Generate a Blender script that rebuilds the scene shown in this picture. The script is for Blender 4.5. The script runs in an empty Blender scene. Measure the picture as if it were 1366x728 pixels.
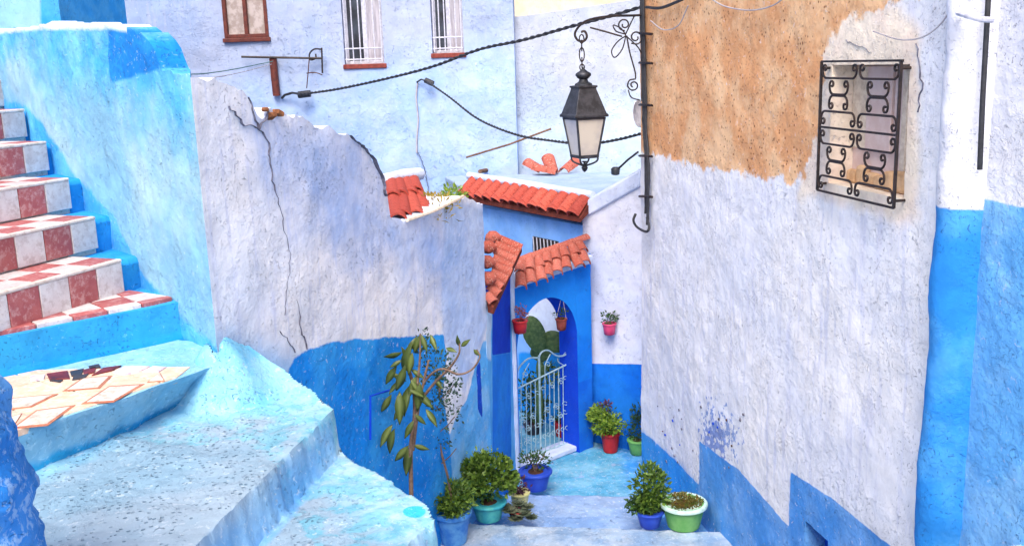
import bpy, math, random
import numpy as np
from mathutils import Vector, Matrix, noise as mnoise
random.seed(7); rng = np.random.default_rng(7)
S = bpy.context.scene; COL = S.collection
# ---------------------------------------------------------------- camera, sky, sun, exposure
FPX = 1300.; PIT = math.radians(12.2); ROL = math.radians(1.8); EYE = Vector((0, 0, 4.0))
FW = Vector((0, math.cos(PIT), -math.sin(PIT))); _r = Vector((1, 0, 0)); _u = Vector((0, math.sin(PIT), math.cos(PIT)))
RT = _r*math.cos(ROL) - _u*math.sin(ROL); UP = _u*math.cos(ROL) + _r*math.sin(ROL)
cam = bpy.data.objects.new('camera', bpy.data.cameras.new('camera')); COL.objects.link(cam)
cam.data.sensor_width = 36; cam.data.lens = 36*FPX/1366; cam.data.clip_end = 2000; cam.data.clip_start = .05
m = Matrix((RT, UP, -FW)).transposed().to_4x4(); m.translation = EYE; cam.matrix_world = m
S.camera = cam
S.view_settings.view_transform = 'Standard'; S.view_settings.look = 'None'; S.view_settings.gamma = 1
S.view_settings.exposure = 1.25
w = bpy.data.worlds.new('World'); S.world = w; w.use_nodes = True
nt = w.node_tree; nt.nodes.clear()
sk = nt.nodes.new('ShaderNodeTexSky'); sk.sky_type = 'NISHITA'; sk.sun_disc = False
SUN_EL, SUN_AZ = math.radians(52), math.radians(190)      # azimuth clockwise from +Y
sk.sun_elevation = SUN_EL; sk.sun_rotation = SUN_AZ; sk.air_density = .5; sk.dust_density = 7; sk.altitude = 600
bg = nt.nodes.new('ShaderNodeBackground'); bg.inputs[1].default_value = .15
wo = nt.nodes.new('ShaderNodeOutputWorld'); nt.links.new(sk.outputs[0], bg.inputs[0]); nt.links.new(bg.outputs[0], wo.inputs[0])
sl = bpy.data.lights.new('sun', 'SUN'); sl.energy = .9; sl.angle = math.radians(25); sl.color = (1, .91, .80)
so = bpy.data.objects.new('sun', sl); COL.objects.link(so)
sd = Vector((math.sin(SUN_AZ)*math.cos(SUN_EL), math.cos(SUN_AZ)*math.cos(SUN_EL), math.sin(SUN_EL)))
so.rotation_euler = sd.to_track_quat('Z', 'Y').to_euler()

# ---------------------------------------------------------------- measuring helpers (reading of the photograph -> metres)
def ray(x, y): return FW + RT*((x-683)/FPX) + UP*((364-y)/FPX)
def at_z(x, y, z): d = ray(x, y); return EYE + d*((z-EYE.z)/d.z)
def at_y(x, y, Y): d = ray(x, y); return EYE + d*(Y/d.y)
class Plane:
    def __init__(s, A, B):
        s.A = Vector(A); s.B = Vector(B); s.d = (s.B-s.A).normalized(); s.L = (s.B-s.A).length
        n = Vector((s.d.y, -s.d.x)); mid = (s.A+s.B)/2
        if n.dot(-mid) < 0: n = -n
        s.n = n
    def uv(s, x, y, off=0):
        r = ray(x, y); A = s.A+s.n*off
        t = (A.x*s.n.x+A.y*s.n.y)/(r.x*s.n.x+r.y*s.n.y); p = EYE+r*t
        return ((p.x-A.x)*s.d.x+(p.y-A.y)*s.d.y, p.z)
    def P(s, u, z, off=0):
        q = s.A+s.d*u+s.n*off; return Vector((q.x, q.y, z))
    def at(s, x, y, off=0): u, z = s.uv(x, y, off); return s.P(u, z, off)
    def poly(s, pts): return [s.uv(*p) for p in pts]

# ---------------------------------------------------------------- object helpers
def tag(o, label=None, cat=None, group=None, kind=None):
    if label: o['label'] = label
    if cat: o['category'] = cat
    if group: o['group'] = group
    if kind: o['kind'] = kind
    return o
def thing(name, label, cat, loc=(0, 0, 0), group=None):
    o = bpy.data.objects.new(name, None); COL.objects.link(o); o.location = loc; o.empty_display_size = .1
    return tag(o, label, cat, group)
def mesh_obj(name, V, F, mats, parent=None, local=False, mi=None, smooth=True, attrs=None):
    me = bpy.data.meshes.new(name); me.from_pydata([tuple(v) for v in V], [], F)
    if not isinstance(mats, (list, tuple)): mats = [mats]
    for a in mats: me.materials.append(a)
    if mi is not None: me.polygons.foreach_set('material_index', mi)
    me.polygons.foreach_set('use_smooth', [smooth]*len(me.polygons))
    if attrs:
        for k, arr in attrs.items():
            at = me.attributes.new(k, 'FLOAT', 'POINT'); at.data.foreach_set('value', np.asarray(arr, dtype=np.float32))
    me.update()
    if smooth: me.set_sharp_from_angle(angle=math.radians(52))
    o = bpy.data.objects.new(name, me); COL.objects.link(o)
    if parent is not None:
        o.parent = parent
        if not local:
            if parent.type == 'EMPTY': o.matrix_parent_inverse = Matrix.Translation(-Vector(parent.location))
    return o
class MB:
    def __init__(s): s.V = []; s.F = []; s.mi = []
    def add(s, V, F, m=0):
        b = len(s.V); s.V += [Vector(v) for v in V]; s.F += [tuple(i+b for i in f) for f in F]; s.mi += [m]*len(F)
    def box(s, c, size, rot=None, m=0, taper=1):
        hx, hy, hz = [q/2 for q in size]; R = rot or Matrix.Identity(3)
        V = [Vector(c)+R@Vector((x*hx*(taper if z > 0 else 1), y*hy*(taper if z > 0 else 1), z*hz)) for z in (-1, 1) for y in (-1, 1) for x in (-1, 1)]
        s.add(V, [(0, 2, 3, 1), (4, 5, 7, 6), (0, 1, 5, 4), (2, 6, 7, 3), (0, 4, 6, 2), (1, 3, 7, 5)], m)
    def tube(s, pts, r, n=6, m=0, cap=True):
        pts = [Vector(p) for p in pts]; N = len(pts); rr = r if isinstance(r, (list, tuple)) else [r]*N
        V = []; F = []; prev = None
        for i, p in enumerate(pts):
            t = (pts[min(i+1, N-1)]-pts[max(i-1, 0)]).normalized()
            if prev is None: a = t.orthogonal().normalized()
            else:
                a = prev-t*prev.dot(t)
                a = a.normalized() if a.length > 1e-6 else t.orthogonal().normalized()
            prev = a; b = t.cross(a)
            V += [p+(a*math.cos(2*math.pi*k/n)+b*math.sin(2*math.pi*k/n))*rr[i] for k in range(n)]
        for i in range(N-1):
            for k in range(n):
                F.append((i*n+k, i*n+(k+1) % n, (i+1)*n+(k+1) % n, (i+1)*n+k))
        if cap: F.append(tuple(range(n-1, -1, -1))); F.append(tuple((N-1)*n+k for k in range(n)))
        s.add(V, F, m)
    def lathe(s, prof, n=20, c=(0, 0, 0), m=0, wob=0):
        V = []; F = []; N = len(prof)
        for (r, z) in prof:
            for k in range(n):
                a = 2*math.pi*k/n; q = r*(1+wob*math.sin(3*a+z*9))
                V.append(Vector((c[0]+q*math.cos(a), c[1]+q*math.sin(a), c[2]+z)))
        for i in range(N-1):
            for k in range(n): F.append((i*n+k, i*n+(k+1) % n, (i+1)*n+(k+1) % n, (i+1)*n+k))
        F.append(tuple(range(n-1, -1, -1))); F.append(tuple((N-1)*n+k for k in range(n)))
        s.add(V, F, m)
    def prism(s, poly, z0, z1, m=0):
        n = len(poly)
        a = sum(poly[i][0]*poly[(i+1) % n][1]-poly[(i+1) % n][0]*poly[i][1] for i in range(n))
        if a < 0: poly = poly[::-1]
        V = [(p[0], p[1], z0) for p in poly]+[(p[0], p[1], z1) for p in poly]
        F = [tuple(range(n-1, -1, -1)), tuple(range(n, 2*n))]+[(i, (i+1) % n, n+(i+1) % n, n+i) for i in range(n)]
        s.add(V, F, m)
    def build(s, name, mats, parent=None, local=False, smooth=True, bevel=0):
        o = mesh_obj(name, s.V, s.F, mats, parent, local, s.mi, smooth)
        if bevel:
            b = o.modifiers.new('bevel', 'BEVEL'); b.width = bevel; b.segments = 2; b.limit_method = 'ANGLE'
        return o
def dup(o, parent, local_matrix=None):
    c = o.copy(); COL.objects.link(c); mi_ = o.matrix_parent_inverse.copy(); c.parent = parent; c.matrix_parent_inverse = mi_
    if local_matrix is not None: c.matrix_basis = local_matrix
    return c
def copy_tree(o, parent=None):
    c = o.copy(); COL.objects.link(c); c.parent = parent
    for ch in list(o.children): copy_tree(ch, c)
    return c
def catmull(pts, k=6):
    pts = [Vector(p) for p in pts]; out = []
    P = [pts[0]*2-pts[1]]+pts+[pts[-1]*2-pts[-2]]
    for i in range(1, len(P)-2):
        for j in range(k):
            t = j/k; a, b, c, d = P[i-1:i+3]
            out.append(.5*((2*b)+(c-a)*t+(2*a-5*b+4*c-d)*t*t+(3*b-a-3*c+d)*t**3))
    out.append(pts[-1]); return out

# ---------------------------------------------------------------- materials
def lin(h):
    if isinstance(h, str):
        h = [int(h[i:i+2], 16)/255 for i in (0, 2, 4)]
        return tuple((c/12.92 if c < .04045 else ((c+.055)/1.055)**2.4) for c in h)+(1,)
    return tuple(h)[:3]+(1,)
class Mat:
    def __init__(s, name, rough=.85):
        s.m = bpy.data.materials.new(name); s.m.use_nodes = True; s.t = s.m.node_tree; s.t.nodes.clear()
        s.o = s.t.nodes.new('ShaderNodeOutputMaterial'); s.b = s.t.nodes.new('ShaderNodeBsdfPrincipled')
        s.b.inputs['Roughness'].default_value = rough; s.b.inputs['Specular IOR Level'].default_value = .5 if rough < .8 else .2; s.t.links.new(s.b.outputs[0], s.o.inputs[0])
        s.tc = s.t.nodes.new('ShaderNodeTexCoord'); s.co = s.tc.outputs['Object']
    def _in(s, sock, v):
        if isinstance(v, bpy.types.NodeSocket): s.t.links.new(v, sock)
        elif v is not None: sock.default_value = v
    def math(s, op, a, b=None, c=None, clamp=False):
        n = s.t.nodes.new('ShaderNodeMath'); n.operation = op; n.use_clamp = clamp
        s._in(n.inputs[0], a); s._in(n.inputs[1], b)
        if c is not None: s._in(n.inputs[2], c)
        return n.outputs[0]
    def noise(s, sc, det=4, rough=.55, dist=0, co=None, stretch=None):
        n = s.t.nodes.new('ShaderNodeTexNoise'); n.inputs['Scale'].default_value = sc; n.inputs['Detail'].default_value = det
        n.inputs['Roughness'].default_value = rough; n.inputs['Distortion'].default_value = dist
        co = co or s.co
        if stretch:
            mp = s.t.nodes.new('ShaderNodeMapping'); mp.inputs['Scale'].default_value = stretch; s.t.links.new(co, mp.inputs[0]); co = mp.outputs[0]
        s.t.links.new(co, n.inputs['Vector']); return n.outputs['Fac']
    def voro(s, sc, feat='F1', rnd=1, out='Distance'):
        n = s.t.nodes.new('ShaderNodeTexVoronoi'); n.feature = feat; n.inputs['Scale'].default_value = sc; n.inputs['Randomness'].default_value = rnd
        s.t.links.new(s.co, n.inputs['Vector']); return n.outputs[out]
    def ss(s, v, a, b, lo=0., hi=1.):
        n = s.t.nodes.new('ShaderNodeMapRange'); n.interpolation_type = 'SMOOTHSTEP'
        s._in(n.inputs[0], v); n.inputs[1].default_value = a; n.inputs[2].default_value = b; n.inputs[3].default_value = lo; n.inputs[4].default_value = hi
        return n.outputs[0]
    def mix(s, f, a, b, mode='MIX'):
        n = s.t.nodes.new('ShaderNodeMix'); n.data_type = 'RGBA'; n.blend_type = mode
        s._in(n.inputs[0], f); s._in(n.inputs[6], a); s._in(n.inputs[7], b); return n.outputs[2]
    def attr(s, name):
        n = s.t.nodes.new('ShaderNodeAttribute'); n.attribute_name = name; return n.outputs['Fac']
    def rnd(s): return s.t.nodes.new('ShaderNodeObjectInfo').outputs['Random']
    def bump(s, h, strength, dist, prev=None):
        n = s.t.nodes.new('ShaderNodeBump'); n.inputs['Strength'].default_value = strength; n.inputs['Distance'].default_value = dist
        s.t.links.new(h, n.inputs['Height'])
        if prev: s.t.links.new(prev, n.inputs['Normal'])
        return n.outputs[0]
    def fin(s, col, nrm=None, **kw):
        s._in(s.b.inputs['Base Color'], col)
        if nrm: s.t.links.new(nrm, s.b.inputs['Normal'])
        for k, v in kw.items(): s._in(s.b.inputs[k.replace('_', ' ')], v)
        return s.m
def plaster(name, c1, c2, layers=(), b1=.5, b2=.5, sc=1., fleck=None, fleck_t=.66, streak=None, dots=False, pits=None, tool=1.0, var=.1):
    M = Mat(name, .95)
    big = M.noise(1.1*sc, 4, .6); mid = M.noise(7*sc, 5, .6, .4); fine = M.noise(45*sc, 4, .6)
    lump = M.noise(27*sc, 6, .62, .1)
    col = M.mix(M.ss(big, .38, .62), lin(c1), lin(c2))
    col = M.mix(M.math('MULTIPLY', M.ss(mid, .45, .7), .35), col, lin(c2))
    if streak:
        st = M.noise(5, 4, .6, stretch=(3.2, 3.2, .35)); col = M.mix(M.math('MULTIPLY', M.ss(st, .5, .68), .8), col, lin(streak))
    for L in layers:
        a = M.attr(L['a']); amp = L.get('amp', .05); soft = L.get('soft', .008); ns = L.get('ns', 6)
        nn = M.noise(ns, 5, .65)
        v = M.math('ADD', a, M.math('MULTIPLY', M.math('SUBTRACT', nn, .5), amp*2))
        f = M.ss(v, -soft, soft)
        if L.get('wear', 0):
            wn = M.noise(L.get('ws', 22), 6, .7, .3); f = M.math('MULTIPLY', f, M.ss(wn, L['wear'], L['wear']+.05))
        f = M.math('MULTIPLY', f, L.get('op', 1.))
        c = M.mix(M.ss(M.noise(2.6, 5, .65), .4, .62), lin(L['c']), lin(L.get('c2', L['c'])))
        col = M.mix(f, col, c)
    if fleck:
        col = M.mix(M.math('MULTIPLY', M.ss(M.noise(28*sc, 5, .7, .8), fleck_t, fleck_t+.09), .5), col, lin(fleck))
    # mottled tone: noise varies the coat between a paler and a darker value
    col = M.mix(.8, col, M.mix(M.ss(M.noise(5.5*sc, 7, .7), .33, .68), lin((1-var*1.5,)*3), lin((1+var*.6,)*3)), 'MULTIPLY')
    if pits:
        pv = M.ss(M.voro(31), .14, .34, 1, 0); pk = M.ss(M.noise(9, 6, .75), .46, .56); pf_ = M.math('MULTIPLY', M.math('MULTIPLY', pv, pk), M.ss(M.attr(pits), -.02, .02))
        col = M.mix(M.math('MULTIPLY', pf_, .9), col, lin('6e3e22'))
    nk = M.ss(M.noise(26*sc, 3, .55, 1.4), .645, .69); nk2 = M.ss(M.noise(70*sc, 2, .5, .8), .66, .72)
    nick = M.math('MULTIPLY', M.math('MAXIMUM', nk, nk2), M.ss(M.noise(3.1, 3, .6), .40, .58))
    col = M.mix(M.math('MULTIPLY', nick, .36), col, M.mix(.5, col, lin('5a6f9c')))
    zone = M.ss(M.noise(2.3*sc, 4, .6), .40, .60)                        # smoother and rougher coats alternate
    flk = M.noise(8.5*sc, 7, .66, .25); fl1 = M.ss(flk, .475, .515); fl2 = M.ss(M.noise(23*sc, 5, .62, .2), .52, .57)
    trow = M.noise(17*sc, 5, .55, .3)
    n = M.bump(trow, b1*.42, .012*tool)
    n = M.bump(M.math('MULTIPLY', M.math('ADD', fl1, fl2), zone), b1*.62, .0042, n)
    n = M.bump(M.math('SUBTRACT', 1., nick), 1., .008, n)
    n = M.bump(fine, b2*.5, .003, n)
    edge = M.math('MULTIPLY', M.ss(M.math('ABSOLUTE', M.math('SUBTRACT', flk, .495)), .0, .012, 1, 0), M.math('MULTIPLY', zone, .13))
    col = M.mix(edge, col, M.mix(.6, col, lin('6f84b0')))
    if dots:
        v = M.voro(40, rnd=.7); reg = M.ss(M.noise(2.6, 4, .6), .37, .46); sm = M.noise(15, 4, .6)
        f = M.math('MULTIPLY', M.math('MULTIPLY', M.math('MULTIPLY', M.ss(v, .18, .30, 1, 0), reg), M.ss(sm, .37, .49)), M.math('MULTIPLY', M.ss(M.attr('ridge'), -.10, .02, 1, 0), M.ss(M.attr('riser'), -.03, .0, 1, 0)))
        col = M.mix(M.math('MULTIPLY', f, .68), col, lin('4e6f85')); n = M.bump(M.math('SUBTRACT', 1., f), 1., .006, n)
    return M.fin(col, n)
def simple(name, c1, c2=None, rough=.6, sc=12, bump=.2, metal=0, rnd=0, spec=.5):
    M = Mat(name, rough); c2 = c2 or c1
    col = M.mix(M.ss(M.noise(sc, 6, .65), .38, .64), lin(c1), lin(c2))
    if rnd:
        r = M.rnd(); col = M.mix(1., col, M.mix(r, lin((1-rnd,)*3), lin((1+rnd,)*3)), 'MULTIPLY')
    return M.fin(col, M.bump(M.noise(sc*3, 5), bump, .004), Metallic=metal)
def leafmat(name, c1, c2, rough=.5):
    M = Mat(name, rough)
    a = M.attr('tone'); col = M.mix(a, lin(c1), lin(c2)); col = M.mix(M.math('MULTIPLY', M.rnd(), .6), col, lin(c1))
    m = M.fin(col, M.bump(M.noise(30, 3), .2, .003))
    tr = M.t.nodes.new('ShaderNodeBsdfTranslucent'); M._in(tr.inputs[0], col); mx = M.t.nodes.new('ShaderNodeMixShader'); mx.inputs[0].default_value = .22
    M.t.links.new(M.b.outputs[0], mx.inputs[1]); M.t.links.new(tr.outputs[0], mx.inputs[2]); M.t.links.new(mx.outputs[0], M.o.inputs[0]); return m

WHITE = 'cfd3ea'; WHITE2 = 'b9c4e6'
m_w1 = plaster('plaster_pale_cyan', '9cc2d2', '78b0d2', [
    dict(a='top', c='3aa2dc', c2='6cbce4', amp=.40, soft=.20, ns=3, op=.9),
    dict(a='deep', c='1679cf', c2='2a92dc', amp=.02, soft=.012),
    dict(a='foot', c='3d9fe0', c2='5fb5e6', amp=.06, soft=.02),
    dict(a='rim', c='cfe2f0', amp=.02, soft=.015)], b1=.9, fleck='b4d2e2', fleck_t=.60, tool=1.5, var=.12)
m_w2 = plaster('plaster_cracked_white', 'f0eff0', 'e0e5ef', [
    dict(a='stain', c='8db0e6', c2='a9bfe8', amp=.3, soft=.3, ns=3, op=.85),
    dict(a='gable', c='8fb6ea', c2='a8c4ec', amp=.05, soft=.06, op=.7),
    dict(a='haze', c='8ec0ea', c2='a6ccec', amp=.08, soft=.1, op=.8),
    dict(a='mid', c='5aaeec', c2='86c2f0', amp=.07, soft=.012, ns=4),
    dict(a='dado', c='1088e2', c2='349ee8', amp=.03, soft=.008, wear=.22),
    dict(a='slit', c='0a46c0', amp=.005, soft=.005)], b1=.8, streak='d2d7ea', fleck='f0eff4', fleck_t=.6, tool=1.3, var=.1)
m_w3 = plaster('plaster_white_and_ochre', 'f1f0ef', 'e4e7ee', [
    dict(a='cream', c='f6e8d2', c2='efdcca', amp=.06, soft=.05, op=.9),
    dict(a='ochre', c='ecc296', c2='dca272', amp=.13, soft=.02, ns=8),
    dict(a='patch', c='3c6cc0', c2='5c88cc', amp=.62, soft=.03, ns=17, op=.75),
    dict(a='dado', c='4c94de', c2='6fa8e6', amp=.018, soft=.005, wear=.22),
    dict(a='bright', c='1f8fe2', c2='2b98e4', amp=.06, soft=.05, op=.8)], b1=.9, pits='ochre', streak='d6d9e8', fleck='f0eef4', fleck_t=.6, tool=1.25, var=.1)
m_b1 = plaster('plaster_far_house', 'a9b4cc', '9aaed0', [dict(a='low', c='9dbdea', c2='b0c8ec', amp=.4, soft=.5, ns=1.2, op=.8)], b1=1., b2=.6, sc=.55, streak='a9b6d2', fleck='c8d0e2', fleck_t=.6, tool=2., var=.1)
m_w6 = plaster('plaster_back_wall', 'b6bcc8', 'a6b4c6', [dict(a='low', c='bcd6ec', c2='cadcee', amp=.3, soft=.3, ns=1.5, op=.6)], b1=1., sc=.6)
m_g = plaster('paint_strong_blue', '0d74dc', '1a84e4', [dict(a='lower', c='0f63d2', c2='1570d8', amp=.02, soft=.1)], b1=.5, b2=.3, var=.06)
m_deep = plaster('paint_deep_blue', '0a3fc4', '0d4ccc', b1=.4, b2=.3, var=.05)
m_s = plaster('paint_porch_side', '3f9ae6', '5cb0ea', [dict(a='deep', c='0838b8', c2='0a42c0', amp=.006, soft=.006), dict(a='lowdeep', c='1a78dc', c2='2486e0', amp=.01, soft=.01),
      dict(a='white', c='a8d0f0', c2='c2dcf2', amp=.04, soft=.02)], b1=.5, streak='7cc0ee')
m_w5 = plaster('plaster_white_blue_dado', 'dcdfea', 'ccd5ea', [dict(a='dado', c='0e6cd8', c2='1a7ade', amp=.008, soft=.005)], b1=.6, sc=.9)
m_b2 = plaster('plaster_sky_blue_house', '6fa6ea', '86b6ee', [dict(a='low', c='1d8ae0', c2='2c98e4', amp=.03, soft=.02), dict(a='white', c='d0dcf0', amp=.03, soft=.02)], b1=.4)
m_roof = plaster('roof_screed', 'a6b6c8', '94aac6', b1=.6, fleck='d8e2f0')
m_rimw = plaster('limewash_trim', 'd2dcf0', 'bccdec', b1=.7, var=.12)
m_plat = plaster('limewashed_steps', '94a9ba', '7fa0b6', [
    dict(a='ridge', c='86b8cf', c2='a4c4d2', amp=.12, soft=.12, ns=5, op=.85),
    dict(a='teal', c='4fa3bc', c2='7ab8c8', amp=.75, soft=.10, ns=9, op=.6),
    dict(a='splash', c='2fa6c4', c2='3fb4cc', amp=.006, soft=.004),
    dict(a='riser', c='5f9fd6', c2='86b8de', amp=.01, soft=.015, op=.85),
    dict(a='bluefoot', c='66b2d8', c2='8ac4de', amp=.12, soft=.12)], b1=.8, fleck='c2d0da', fleck_t=.57, dots=True, var=.08)
m_land = plaster('landing_side_blue', 'a6cbd9', '8dbdd6', [dict(a='all', c='5ba6d0', c2='78b6d8', amp=.02, soft=.02), dict(a='low', c='1e96d2', c2='38a8d8', amp=.06, soft=.03)], b1=.8, fleck='b0d8ee', fleck_t=.55)
m_bstep = plaster('blue_step_paint', '2390d0', '38a0da', [dict(a='low', c='168ad4', amp=.05, soft=.04)], b1=.5, fleck='7cc4ea', fleck_t=.62)
m_alley = plaster('alley_paving', '93add0', '7b9fd0', [
    dict(a='teal', c='4f9fc6', c2='7ab4d0', amp=.05, soft=.03, wear=.36, ws=7),
    dict(a='edgeblue', c='2b82d8', c2='4f9ee0', amp=.12, soft=.08, op=.8),
    dict(a='pale', c='a3b6ca', c2='7f9fc2', amp=.05, soft=.04)], b1=.9, fleck='d2d8e4', fleck_t=.56, var=.16)
m_lump = plaster('rough_blue_post', '2a7fd0', '6aa8e0', b1=1., b2=.8, fleck='b4d0ea', fleck_t=.52, tool=2.)
m_terra = Mat('terracotta_tile', .8)
_c = m_terra.mix(m_terra.rnd(), lin('a0443a'), lin('bc5a4a')); _c = m_terra.mix(m_terra.ss(m_terra.noise(24, 5, .7), .5, .66), _c, lin('7e2c24'))
_c = m_terra.mix(m_terra.math('MULTIPLY', m_terra.ss(m_terra.noise(55, 4, .7), .6, .68), .6), _c, lin('e2a08a'))
m_terra = m_terra.fin(_c, m_terra.bump(m_terra.noise(60, 5), .5, .004))
m_terra2 = Mat('weathered_terracotta', .85)
_c = m_terra2.mix(m_terra2.rnd(), lin('a05042'), lin('b4675a')); _c = m_terra2.mix(m_terra2.ss(m_terra2.noise(20, 5, .7), .5, .62), _c, lin('8a4638'))
_c = m_terra2.mix(m_terra2.math('MULTIPLY', m_terra2.ss(m_terra2.noise(38, 4, .7), .56, .66), .7), _c, lin('dcb4a4'))
m_terra2 = m_terra2.fin(_c, m_terra2.bump(m_terra2.noise(60, 5), .6, .005))
def tilemat(name, a, b, c):
    M = Mat(name, .55); col = M.mix(M.ss(M.noise(9, 6, .7), .36, .62), lin(a), lin(b)); col = M.mix(M.math('MULTIPLY', M.ss(M.noise(26, 7, .75), .48, .62), .7), col, lin(c))
    col = M.mix(1., col, M.mix(M.rnd(), lin((.88,)*3), lin((1.1,)*3)), 'MULTIPLY')
    return M.fin(col, M.bump(M.noise(30, 4), .25, .003))
m_tr = tilemat('red_stair_tile', '9a4a4c', 'a85a58', 'c09490'); m_tw = tilemat('white_stair_tile', 'd6cfcd', 'c8bcba', 'b2a29e')
m_tp = tilemat('peach_floor_tile', 'e0c2aa', 'd6b094', 'ecd8c8'); m_tb = tilemat('terracotta_inlay', 'a8644a', 'b87a5c', '8a5040')
m_tm = tilemat('cream_mosaic', 'e0dad2', 'd0c6b8', 'a09688'); m_sh = tilemat('oxblood_marble', '5a1a20', '7c2a2c', '2a1620'); m_sh2 = tilemat('pale_marble', 'd8d2da', 'c2bccc', '9a8f9a')
m_rim = tilemat('tread_edge_cement', 'ccbcb0', 'd8ccc6', 'b09a8c')
m_iron = simple('wrought_iron', '1d1a1c', '3a2c28', .55, 30, .3, .3); m_lampm = simple('lantern_iron', '2f3238', '464850', .5, 14, .1, .5)
m_rust = simple('rusty_iron', '5a3626', '3a2620', .8, 20, .5); m_wood = simple('brown_window_wood', '6a2e20', '4f2018', .6, 18, .3)
m_oldwood = simple('grey_brown_pole', '7c6250', '5f4638', .8, 20, .4)
m_cable = simple('black_cable', '202126', '2e3036', .6, 30, .2); m_wire = simple('pale_wire', 'b8b2b4', 'a09aa0', .6)
m_green = simple('green_cord', '4a7a78', '3a6a62', .6); m_gatew = simple('gate_white_paint', '86aab6', 'a6c2ca', .5, 30, .2)
m_barw = simple('window_bar_white', 'cfd0da', 'b4b6c4', .6, 20, .2); m_glassd = Mat('dark_window_glass', .5); m_glassd = m_glassd.fin(m_glassd.mix(m_glassd.ss(m_glassd.noise(3), .4, .6), lin('1c2028'), lin('3c4450')))
m_curt = Mat('pale_curtain', .8); m_curt = m_curt.fin(m_curt.mix(m_curt.ss(m_curt.noise(6, 4, .6, stretch=(6, 1, .4)), .42, .6), lin('a8a4ac'), lin('c6c2c8')))
m_bcurt = Mat('brown_window_pane', .6); m_bcurt = m_bcurt.fin(m_bcurt.mix(m_bcurt.ss(m_bcurt.noise(9, 5, .6), .42, .6), lin('9a8c84'), lin('b8aca6')))
m_sillr = simple('red_brick_sill', '8a443c', '6e352e', .8, 20, .4)
m_glass = Mat('frosted_lantern_glass', .18); m_glass = m_glass.fin(m_glass.mix(m_glass.ss(m_glass.noise(5, 4), .4, .62), lin('e2dccf'), lin('cfc9c4')), Transmission_Weight=.35, IOR=1.2)
m_shut = simple('weathered_pink_board', 'd2bab4', 'dccac6', .8, 9, .3); m_stone = simple('ochre_rubble', 'd8b690', 'c09a74', .9, 12, .8)
m_cream = simple('cream_frame', 'e4d8c6', 'c8b8a6', .8, 20, .3); m_brick = simple('exposed_brick', 'a8704a', '6e4630', .9, 18, .9)
m_crack = simple('crack_shadow', '747688', '55535f', .95, 20, .3)
m_soil = simple('potting_soil', '3a2a22', '52392a', .95, 30, 1.)
def potm(name, a, b): return simple(name, a, b, .5, 10, .25)
m_pblue = potm('blue_pot', '2f74c4', '5a9ad2'); m_pteal = potm('teal_pot', '2a93a6', '4cb0ac'); m_pnavy = potm('cobalt_pot', '1f3fb0', '2a50bc'); m_pred = potm('red_pot', 'b01f22', '9c1a20')
m_pgreen = potm('green_pot', '5f9f52', '74ae60'); m_pwhite = potm('white_rim', 'c2dcd2', 'a6c8bc'); m_ppink = potm('pink_pot', 'cf4672', 'c03c66'); m_pyel = potm('cream_yellow_pot', 'c9c880', 'd8d6a8'); m_pdark = potm('dark_pot', '2c2e38', '3c3434')
m_l1 = leafmat('bush_green', '2c501a', '82a03c'); m_l2 = leafmat('dark_bush_green', '1f3f1a', '4a7030'); m_l3 = leafmat('yellow_green_bush', '4c7420', '97b03c'); m_l4 = leafmat('small_dark_leaf', '1f3a2c', '3c5f48')
m_l5 = leafmat('broad_olive_leaf', '33491f', '7c8c48', .4); m_l6 = leafmat('purple_leaf', '3c2438', '6a3c50'); m_l7 = leafmat('grey_succulent', '4f5f4c', '8a8f78'); m_l8 = leafmat('dry_weed', '7a6a20', 'c0a838'); m_l9 = leafmat('pink_geranium', '8a4a44', 'c08078')
m_lm = leafmat('mixed_seedling', '4a6424', 'a8603c')
m_bed = simple('tile_bed_mortar', '7a3c30', '5c2e28', .9, 20, .6); m_stem = simple('brown_stem', '6a5448', '84705f', .8, 30, .4); m_cact = simple('cactus_pad', '3f5e30', '5f7a42', .6, 26, 1.)
m_gr = simple('packed_earth', '8f8a84', '7a7470', .95, 2, .5)

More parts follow.
